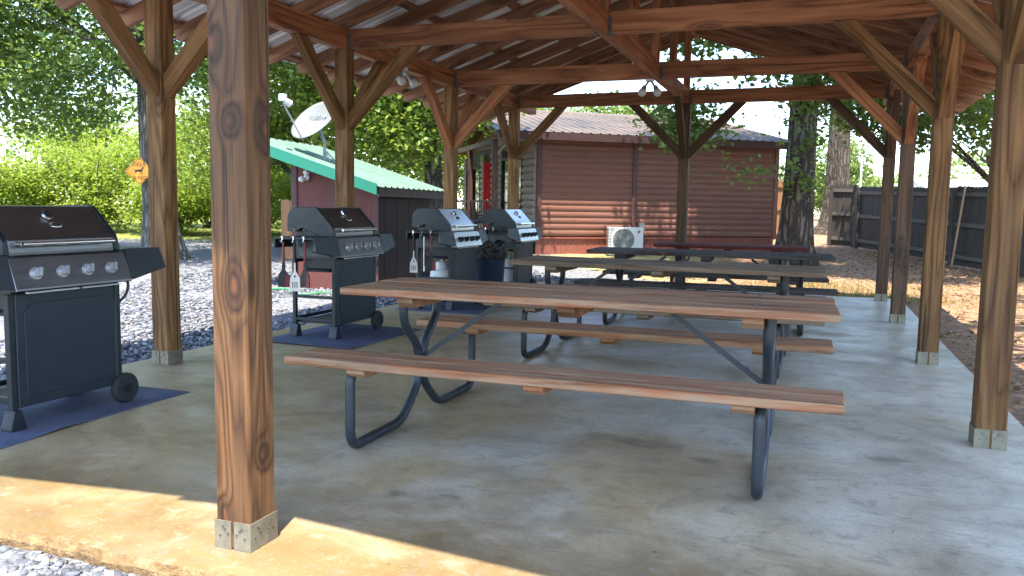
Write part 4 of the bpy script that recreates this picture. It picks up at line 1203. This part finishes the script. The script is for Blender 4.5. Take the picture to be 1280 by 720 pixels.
def ac_unit():
    x, y = cu(2.06, -.48); z = gz(x, y)
    t = empty('air_conditioner', (x, y, z), CA - R(14), 'white outdoor air conditioner unit on a pad against the red cabin wall', 'air conditioner')
    bm = B(); box2(bm, (-.45, -.22, 0), (.45, .22, .06)); obj('pad', bm, M['dishgrey'], t, bevel=.01)
    bm = B(); box2(bm, (-.41, -.15, .09), (.41, .15, .66))
    for s in (-1, 1): box2(bm, (s * .30 - .04, -.14, .061), (s * .30 + .04, .14, .089))
    obj('casing', bm, M['white'], t, bevel=.012)
    bm = B()
    n = 40; c = (-.06, .375)
    for r_ in (.25, .21, .17, .13, .09, .05):
        tube(bm, [(c[0] + r_ * math.cos(2 * PI * k / n), -.160, c[1] + r_ * math.sin(2 * PI * k / n)) for k in range(n + 1)], .0045, 6, caps=False)
    for k in range(12):
        a = 2 * PI * k / 12; tube(bm, [(c[0] + .03 * math.cos(a), -.160, c[1] + .03 * math.sin(a)), (c[0] + .25 * math.cos(a), -.158, c[1] + .25 * math.sin(a))], .004, 6)
    obj('fan_grille', bm, M['dishgrey'], t, sm=True)
    bm = B(); cyl(bm, (c[0], -.153, c[1]), (c[0], -.151, c[1]), .25, n=40); fb = obj('fan_opening', bm, plain('shadowy_fan_green', (.16, .18, .15), .7), t)  # flat disc, recess shade behind the grille is in its colour
    bm = B()
    for k in range(3):
        a = 2 * PI * k / 3 + .4; box(bm, (c[0] + .12 * math.cos(a), -.155, c[1] + .12 * math.sin(a)), (.21, .003, .10), Matrix.Rotation(-a, 4, 'Y'))
    obj('fan_blades', bm, M['grey'], t)
    bm = B()
    for k in range(7): box2(bm, (-.412, -.10, .16 + k * .07), (-.4105, .10, .20 + k * .07)); box2(bm, (-.40, -.1535, .16 + k * .07), (-.345, -.152, .195 + k * .07))
    obj('side_vents', bm, M['grey'], t)
    bm = B(); sph(bm, (.30, -.152, .56), .034, (1, .1, 1), 16, 8); lg = obj('emblem', bm, plain('purple_logo', (.16, .05, .22), .4), t, sm=True)
    bm = B(); sph(bm, (.312, -.155, .553), .022, (1, .1, 1), 16, 8); obj('emblem_inlay', bm, plain('red_logo', (.5, .05, .06), .4), lg, sm=True)
    x, y = cu(2.66, -.11)
    b = empty('disconnect_box', (x, y, 0), CA, 'small grey electrical box on the cabin wall above the air conditioner', 'electrical box')
    bm = B(); box2(bm, (-.07, -.05, .62), (.07, .05, .84)); obj('box_body', bm, M['dishgrey'], b, bevel=.008)
    bm = B(); tube(bm, [(0, 0, .62), (0, -.01, .3), (-.2, -.2, .2)], .014, 8); obj('conduit', bm, M['grey'], b, sm=True)
ac_unit()

# ------------------------------------------------------------------ fences
def fence_run(name, pts, h, label, gapmat='fence', post_every=2.4, cat='fence', group=None, seed=1):
    a = Vector((*pts[0], 0)); b = Vector((*pts[1], 0)); d_ = (b - a); L = d_.length; ang = math.atan2(d_.y, d_.x)
    t = empty(name, (a.x, a.y, 0), ang, label, cat, group)
    rng = random.Random(seed)
    def zg(s): p = a + d_ * (s / L); return gz(p.x, p.y)
    bm = B(); s = 0; w_ = .14
    while s < L - .02:
        z = zg(s); top = z + h + rng.uniform(-.012, .012); j = rng.uniform(-.004, .004)
        x0, x1 = s + .003, min(s + w_ - .003, L)
        prism(bm, [(x0, z + .02), (x1, z + .02), (x1, top - .03), (x1 - .03, top), (x0 + .03, top), (x0, top - .03)], 'y', -.028 + j, -.010 + j)
        s += w_
    obj('picket_panel', bm, M[gapmat], t)
    n = max(1, round(L / post_every))
    for k in range(n):
        s0, s1 = L * k / n + .05, L * (k + 1) / n - .05
        for f in (.12, .52, .90):
            z0, z1 = zg(s0) + h * f, zg(s1) + h * f
            timber('rail', (s0, .012, z0), (s1, .012, z1), .038, .088, M['fencerail'] if gapmat == 'fence' else M[gapmat], t, bevel=.003)
    for k in range(n + 1):
        s0 = L * k / n; z = zg(s0)
        bm = B(); box2(bm, (s0 - .045, -.008, z - .05), (s0 + .045, .082, z + h - .02)); obj('fence_post', bm, M[gapmat], t, bevel=.004)
    return t
FA = site(9.75, 23.2); FB = site(10.02, 18.4); FC = site(9.72, 18.1); FD = site(10.2, 3.5)
fence_run('privacy_fence', (FB, FA), 1.72, 'far run of dark wooden privacy fence with grey rails, leading back to the gate', seed=2)
fence_run('privacy_fence', (FD, FC), 1.74, 'near run of dark wooden privacy fence starting by the leaning pale board', seed=3)
fence_run('fence_gate', (site(9.72, 23.4), site(9.28, 24.0)), 1.78, 'narrow dark fence gate between the tall tree and the far fence', post_every=1.0, cat='gate', seed=5)
fence_run('boundary_fence', (site(9.15, 25.5), site(5.5, 28.5)), 1.9, 'tan board fence behind the two big tree trunks', gapmat='fencewarm', seed=6)
lx, ly = site(9.50, 17.7)
timber('leaning_board', (lx, ly, gz(lx, ly)), (lx + .16, ly - .02, gz(lx, ly) + 1.74), .14, .025, M['fencepale'], up=(1, 0, 0))
tag(D.objects['leaning_board'], 'pale wooden board leaning at the end of the near fence', 'board')
fence_run('wooden_fence', (site(-4.75, 17.0), site(-3.9, 17.0)), 1.25, 'orange tan board fence seen past the left end of the shed', gapmat='fencewarm', seed=8)

# ------------------------------------------------------------------ trees
def leaf_cloud(centers, n_per, spread, size, rng, flat=.55):
    n = len(centers) * n_per
    c = np.repeat(centers, n_per, 0) + rng.normal(0, 1, (n, 3)) * np.array([spread, spread, spread * flat])
    th = rng.uniform(0, 2 * np.pi, n); el = rng.normal(-.25, .5, n)
    d = np.stack([np.cos(th) * np.cos(el), np.sin(th) * np.cos(el), np.sin(el)], -1)
    nr = rng.normal(0, .55, (n, 3)); nr[:, 2] += 1.0
    s_ = np.cross(nr, d); s_ /= np.linalg.norm(s_, axis=1)[:, None] + 1e-6
    upn = np.cross(d, s_)
    L = size * rng.uniform(.6, 1.35, n); W_ = L * rng.uniform(.26, .42, n)
    a = c; m = c + d * (L * .55)[:, None]
    b = m + s_ * W_[:, None] + upn * (L * .10)[:, None]; e = m - s_ * W_[:, None] + upn * (L * .10)[:, None]; f = c + d * L[:, None]
    V = np.stack([a, b, f, e], 1).reshape(-1, 3); F = np.arange(4 * n).reshape(-1, 4)
    cl = np.repeat(rng.uniform(-.22, .22, len(centers)), n_per)
    tone = np.clip(.45 + cl + rng.normal(0, .18, n), 0, 1)
    return V, F, np.repeat(tone, 4)
def blob_centers(blobs, n, rng):
    """cluster centres spread through ellipsoids, denser towards their skins"""
    vol = np.array([b[3] * b[4] * b[5] for b in blobs]) ** (2 / 3); pr_ = vol / vol.sum()
    k = rng.choice(len(blobs), n, p=pr_); bl = np.array(blobs)[k]
    d = rng.normal(0, 1, (n, 3)); d /= np.linalg.norm(d, axis=1)[:, None]
    r_ = rng.uniform(.35, 1, n) ** .55
    return bl[:, :3] + d * r_[:, None] * bl[:, 3:]
def tree(name, label, xy, r, h, lean, blobs, nclus, nper, spread, size, bark, leaf, seed, group='trees around the pavilion', flare=1.55, limbs=True, cat='tree', extra=None):
    rng = np.random.default_rng(seed); x, y = xy; z = gz(x, y) - .05
    t = empty(name, (x, y, z), 0, label, cat, group)
    blobs = [tuple(b) for b in blobs]
    # trunk: displaced rings with a flared foot, plus limbs reaching into the crown
    bm = B(); n = 28; rings = []; m = 26
    lobes = [(3, rng.uniform(0, 6), .05), (5, rng.uniform(0, 6), .045), (8, rng.uniform(0, 6), .03), (13, rng.uniform(0, 6), .02)]
    for j in range(m + 1):
        f = j / m; zz_ = h * f ** 1.5
        rr = r * (1 - .55 * f) * (1 + (flare - 1) * math.exp(-zz_ / (r * 1.2)))
        fl = math.exp(-zz_ / (r * 1.6))
        cxy = Vector((lean[0] * zz_ / h + .04 * r * math.sin(zz_ * 1.3), lean[1] * zz_ / h + .04 * math.cos(zz_ * 1.1), zz_))
        ring = []
        for k in range(n):
            a = 2 * PI * k / n
            dr_ = sum(amp * (1 + 2.4 * fl * (fq < 7)) * math.sin(fq * a + ph + .5 * zz_ * (fq > 7)) for fq, ph, amp in lobes) + rng.normal(0, .012)
            ring.append(bm.verts.new(cxy + Vector((math.cos(a), math.sin(a), 0)) * rr * (1 + dr_)))
        rings.append(ring)
    for j in range(m):
        for k in range(n): bm.faces.new((rings[j][k], rings[j][(k + 1) % n], rings[j + 1][(k + 1) % n], rings[j + 1][k]))
    bm.faces.new(rings[-1])
    if limbs:
        for b in blobs:
            tgt = Vector(b[:3]); hz = max(.25 * h, min(h * .97, tgt.z - .55 * math.hypot(tgt.x, tgt.y)))
            st = Vector((lean[0] * hz / h, lean[1] * hz / h, hz)); L = (tgt - st).length
            if L < .3 or (tgt.z < .6 * h and r < .4 and h > 6.5): continue
            pts = []; q = 7; rl = r * .42 * (1 - .45 * hz / h)
            for k in range(q + 1):
                a = k / q; pts.append(st.lerp(tgt, a) + Vector((rng.normal(0, .04), rng.normal(0, .04), .10 * L * math.sin(PI * a) * (1 if tgt.z > st.z else .4))) * (1 if 0 < k else 0))
            tube(bm, pts, rl, 8, radii=[rl * (1 - .8 * k / q) for k in range(q + 1)])
            for _ in range(5):
                i = rng.integers(2, q); e = tgt + Vector(rng.normal(0, .55, 3)) * Vector(b[3:]).length * .45
                p0 = pts[i]; mid = p0.lerp(e, .5) + Vector(rng.normal(0, .12, 3))
                r0 = rl * (1 - .8 * i / q) * .5; tube(bm, [p0, mid, e], r0, 6, radii=[r0, r0 * .6, .012])
    obj('trunk', bm, M[bark], t, sm=True)
    C = blob_centers(blobs, nclus, rng)
    if extra is not None: C = np.concatenate([C, np.array(extra)])
    V, F, tone = leaf_cloud(C, nper, spread, size, rng)
    npmesh('crown', V, F, M[leaf], t, tone=tone)
    return t
G = 'trees around the pavilion'
DT = site(-7.15, 16.6)
tree('oak_tree', 'grey trunked oak carrying the orange deer sign, with a broad dark crown', DT, .36, 7.5, (-.3, .1),
     [(-.5, .2, 7.2, 4.2, 3.8, 2.8), (-3.6, -1.6, 5.6, 2.8, 2.6, 2.2), (-2.6, -.4, 3.7, 2.3, 2.0, 1.1), (2.8, 1.6, 6.0, 2.6, 2.6, 2.2), (.4, -1.2, 4.6, 2.2, 1.8, 1.2), (1.6, .6, 3.9, 1.7, 1.7, .9)],
     640, 120, .33, .105, 'bark_grey', 'leaf_oak', 31)
tree('oak_tree', 'leafy oak at the far left edge behind the dark bronze grill', site(-12.4, 15.8), .30, 7, (.2, 0),
     [(0, 0, 6.5, 3.8, 3.8, 3.0), (2.0, -.8, 4.2, 2.4, 2.0, 1.5), (-2, 0, 4.4, 2.4, 2.2, 1.6)], 330, 110, .34, .11, 'bark_grey', 'leaf_oak', 32)
tree('shade_tree', 'sunlit tree with a dark trunk between the shed and the cabin', site(-1.62, 17.2), .25, 6, (-.25, .2),
     [(-.2, .2, 5.0, 2.3, 2.2, 1.7), (-1.8, -.3, 3.4, 1.5, 1.3, 1.1), (-.7, -.6, 2.8, 1.2, 1.0, .8), (.9, -.2, 3.7, 1.1, 1.0, .9), (-3.0, .5, 4.2, 1.3, 1.3, 1.1)],
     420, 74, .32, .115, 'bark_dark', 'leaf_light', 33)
tree('shade_tree', 'bright green tree behind the satellite dish', site(-5.6, 21.5), .22, 6, (.1, .2),
     [(0, 0, 4.6, 2.3, 2.2, 2.0), (-1.6, -.4, 2.6, 1.6, 1.4, 1.2), (1.7, -.3, 2.8, 1.6, 1.4, 1.3), (.3, -.5, 6.6, 1.7, 1.7, 1.2)], 440, 72, .36, .12, 'bark_grey', 'leaf_light', 34)
tree('shade_tree', 'leafy tree far behind the cabin porch railing', site(-2.3, 30), .2, 5, (.1, .1),
     [(0, 0, 4.6, 2.6, 2.2, 2.0), (-.9, -.4, 2.2, 1.8, 1.4, 1.4), (1.2, -.3, 2.4, 1.6, 1.4, 1.4)], 330, 60, .36, .14, 'bark_grey', 'leaf_light', 44)
OT = site(5.53, 16.2)
tree('big_oak_tree', 'thick dark ridged oak trunk at the right corner of the cabin', OT, .335, 9.5, (.25, .1),
     [(.8, 0, 9.2, 3.8, 4.0, 2.4), (-2.4, -1.2, 6.6, 1.7, 1.8, 1.0), (3.0, -.8, 6.4, 2.6, 2.4, 1.4), (.5, 2.8, 7, 2.6, 2.4, 1.5), (-1.2, -2.4, 6.2, 2.0, 1.8, 1.0), (2.1, -1.3, 3.9, 1.1, .9, .55), (-1.9, -1.0, 3.0, .7, .6, .45), (.3, -.7, 3.9, 1.5, .7, .5), (-1.5, -1.2, 4.5, 1.3, .8, .5)],
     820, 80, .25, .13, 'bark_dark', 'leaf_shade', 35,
     extra=[(-1.6, -1.2, 2.7), (-2.0, -1.3, 2.55), (-1.5, -.8, 2.9), (.05, -.5, 3.1), (.2, -.5, 2.6), (-.1, -.45, 2.1), (.25, -.4, 3.4), (-2.3, -1.2, 2.9), (.15, -.5, 1.75), (-.9, -.9, 2.0)])
tree('tall_pine_tree', 'tall pale brown trunk behind the dark oak, by the fence gate', site(11.7, 30.0), .46, 17, (.15, 0),
     [(0, 0, 15, 3.4, 3.2, 2.4), (1.8, .5, 12.0, 2.0, 2.0, 1.2), (-1.8, 0, 12.6, 2.0, 2.0, 1.2)], 380, 40, .42, .17, 'bark_pale', 'leaf_oak', 36, flare=1.8)
tree('shade_tree', 'leafy tree beyond the fence whose branches hang between the right posts', site(11.6, 19.6), .15, 6.5, (-.2, -.2),
     [(0, 0, 6.4, 3.2, 3.2, 2.2), (-1.7, -.9, 3.9, 1.5, 1.4, .85), (-.9, -1.6, 4.8, 1.5, 1.5, 1.0), (1.2, -.5, 4.0, 1.6, 1.4, 1.0), (-2.6, .4, 4.9, 1.3, 1.3, .8), (-1.45, -3.1, 3.0, 1.1, .9, .6), (-2.9, -2.7, 3.3, .9, .8, .5), (-3.9, -1.6, 4.0, .9, .9, .5)],
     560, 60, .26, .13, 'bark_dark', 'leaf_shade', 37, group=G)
# trees whose shade falls on the dirt at the right (they stand just outside the picture)
tree('shade_tree', 'oak standing right of the pavilion beyond the dirt strip', (7.8, 8.6), .28, 8, (-.3, 0),
     [(-.6, 0, 8.5, 2.8, 2.8, 1.6), (-4.6, -1.2, 7.6, 1.6, 2.0, .8), (-3.0, 2.6, 7.4, 1.7, 1.7, .8), (-4.2, -4.2, 7.6, 1.5, 1.5, .7)], 210, 40, .34, .16, 'bark_dark', 'leaf_oak', 38)
# far trees
far = [(23.5, 62, 7.2, 3.0, 3.2, 'feathery pale green far tree between the tall trunk and the right posts'),
       (36.5, 66, 6.2, 5.6, 3.0, 'rounded pale green far tree behind the white roof beyond the fence'),
       (29.0, 70, 4.6, 3.6, 2.0, 'low pale green far tree just left of the white roof'),
       (1.9, 47, 7.3, 2.4, 2.4, 'pale green tree top behind the left part of the cabin roof'),
       (5.0, 45, 7.1, 2.0, 2.3, 'pale green tree top behind the middle of the cabin roof'),
       (7.6, 47, 7.0, 2.0, 2.3, 'pale green tree top behind the right part of the cabin roof'),
       (-4.0, 42, 9.0, 3.4, 4.0, 'tall pale green tree far behind the shed'),
       (-12, 40, 9.5, 4.5, 4.5, 'tall green tree far behind the deer sign'),
       (-21, 42, 10, 5.0, 5.0, 'tall green tree at the far left behind the bushes')]
for i, (a, d, top, rad, hh, lab) in enumerate(far):
    x, y = site(a, d); z = gz(x, y); zc = top - hh * .75 - z
    tree('distant_tree', lab, (x, y), .2, max(1.5, zc), (0, 0), [(0, 0, zc, rad, rad, hh * .8), (-rad * .5, 0, zc - hh * .5, rad * .7, rad * .6, hh * .6), (rad * .5, -.3, zc - hh * .4, rad * .7, rad * .6, hh * .6)],
         170, 44, .5, .26, 'bark_grey', 'leaf_far', 60 + i, group='trees in the distance', limbs=False, flare=1.2)
# bushes at the left, beyond the gravel
bushes = [(-15.2, 24.0, 2.0, 2.3), (-12.6, 24.6, 2.1, 2.7), (-10.0, 24.2, 1.9, 2.2), (-8.0, 25.0, 1.8, 2.9), (-6.0, 24.6, 1.7, 2.2), (-13.8, 27.5, 2.4, 3.8), (-10.4, 28, 2.4, 3.7), (-7.4, 28.5, 2.2, 3.6)]
blab = ['yellow green bush at the left picture edge behind the dark bronze grill', 'bushy yellow green shrub behind the hood of the dark bronze grill', 'low yellow green shrub just left of the deer sign trunk',
        'taller yellow green shrub just right of the first left post', 'yellow green shrub right beside the front centre post', 'tall leafy thicket shrub behind the left bushes', 'tall leafy thicket shrub behind the deer sign trunk', 'tall leafy thicket shrub left of the front centre post']
for i, (a, d, rad, h) in enumerate(bushes):
    x, y = site(a, d); rng = np.random.default_rng(80 + i); z = gz(x, y)
    t = empty('bush', (x, y, z), 0, blab[i], 'bush', 'bushes along the edge of the gravel')
    bm = B()
    for k in range(9):
        a_ = rng.uniform(0, 6.28); tube(bm, [(rng.normal(0, .1), rng.normal(0, .1), -.05), (math.cos(a_) * rad * .3, math.sin(a_) * rad * .3, h * .45), (math.cos(a_) * rad * .6, math.sin(a_) * rad * .6, h * .8)], .03, 6, radii=[.04, .025, .01])
    obj('stems', bm, M['bark_grey'], t, sm=True)
    bl = [(rng.normal(0, rad * .35), rng.normal(0, rad * .3), h * rng.uniform(.3, .75), rad * .62, rad * .55, h * .33) for _ in range(6)]
    V, F, tone = leaf_cloud(blob_centers(bl, 170, rng), 70, .24, .105, rng)
    V[:, 2] = np.maximum(V[:, 2], .02)
    npmesh('foliage', V, F, M['leaf_bush'], t, tone=tone)

# wooden board on the trunk behind the shed
bx, by = site(-1.98, 16.7)
timber('wooden_board', (bx - .16, by - .02, 2.05), (bx + .10, by, 2.42), .10, .03, M['fencewarm'], up=(0, -1, 0))
tag(D.objects['wooden_board'], 'tan wooden board slanting against the tree trunk behind the shed', 'board')

# ------------------------------------------------------------------ deer sign
def deer_sign():
    sx_, sy_ = site(-7.30, 16.1)
    t = empty('deer_sign', (sx_, sy_, 1.75), YAW + R(6), 'orange diamond deer crossing sign nailed to the grey tree trunk', 'sign')
    s = .275
    bm = B(); prism(bm, [(0, -s), (s, 0), (0, s), (-s, 0)], 'y', 0, .006); obj('sign_plate', bm, M['orange'], t)
    bm = B(); e = s * .93; f = s * .89
    for k in range(4):
        P_ = [(0, -1), (1, 0), (0, 1), (-1, 0)]; a = P_[k]; b = P_[(k + 1) % 4]
        prism(bm, [(a[0] * e, a[1] * e), (b[0] * e, b[1] * e), (b[0] * f, b[1] * f), (a[0] * f, a[1] * f)], 'y', -.0015, -.0003)
    obj('sign_border', bm, M['black'], t)
    text_mesh('lettering', 'DEER', .105, M['black'], t, (0, -.001, .125), (PI / 2, 0, 0), .001)
    text_mesh('lettering', 'XING', .105, M['black'], t, (0, -.001, -.135), (PI / 2, 0, 0), .001)
    bm = B()
    body = [(-.085, .02), (-.07, .035), (.02, .03), (.045, .05), (.058, .075), (.048, .10), (.060, .085), (.075, .105), (.068, .08), (.092, .068), (.078, .058), (.066, .045), (.055, .0), (.05, -.01), (.058, -.07), (.046, -.07), (.036, -.015), (-.03, -.01), (-.055, -.02), (-.05, -.07), (-.062, -.07), (-.078, -.01), (-.09, .01)]
    prism(bm, [(p, q) for p, q in body], 'y', -.0018, -.0004)
    obj('deer_symbol', bm, M['black'], t)
    bm = B(); cyl(bm, (0, -.004, .225), (0, .02, .225), .008, n=8); cyl(bm, (0, -.004, -.225), (0, .02, -.225), .008, n=8); cyl(bm, (0, .006, 0), (.02, .25, 0), .02, n=8); obj('bolt', bm, M['nail'], t)
deer_sign()

# low white building beyond the fence, a pale pole
def far_house():
    x, y = site(33.5, 58); z = gz(x, y)
    t = empty('white_building', (x, y, z), YAW, 'low white roofed building far beyond the right fence', 'building')
    bm = B(); box2(bm, (-4, 0, 0), (4, 5, 2.2)); obj('wall', bm, M['white'], t)
    bm = B(); prism(bm, [(-.4, 2.205), (5.4, 2.205), (2.5, 3.2)], 'x', -4.4, 4.4); obj('roof', bm, M['white'], t)
    bm = B()
    for k in (-2.5, 0, 2.5): box2(bm, (k - .5, -.03, .9), (k + .5, -.005, 1.8))
    obj('window', bm, M['glass'], t)
    x, y = site(16.8, 40)
    bm = B(); tube(bm, [(0, 0, 0), (0, 0, 3.4)], .05, 10); sph(bm, (0, 0, 3.42), .06)
    o = obj('pale_pole', bm, M['white'], None, loc=(x, y, gz(x, y)), sm=True); tag(o, 'thin white pole beyond the fence right of the tall pale trunk', 'pole')
far_house()
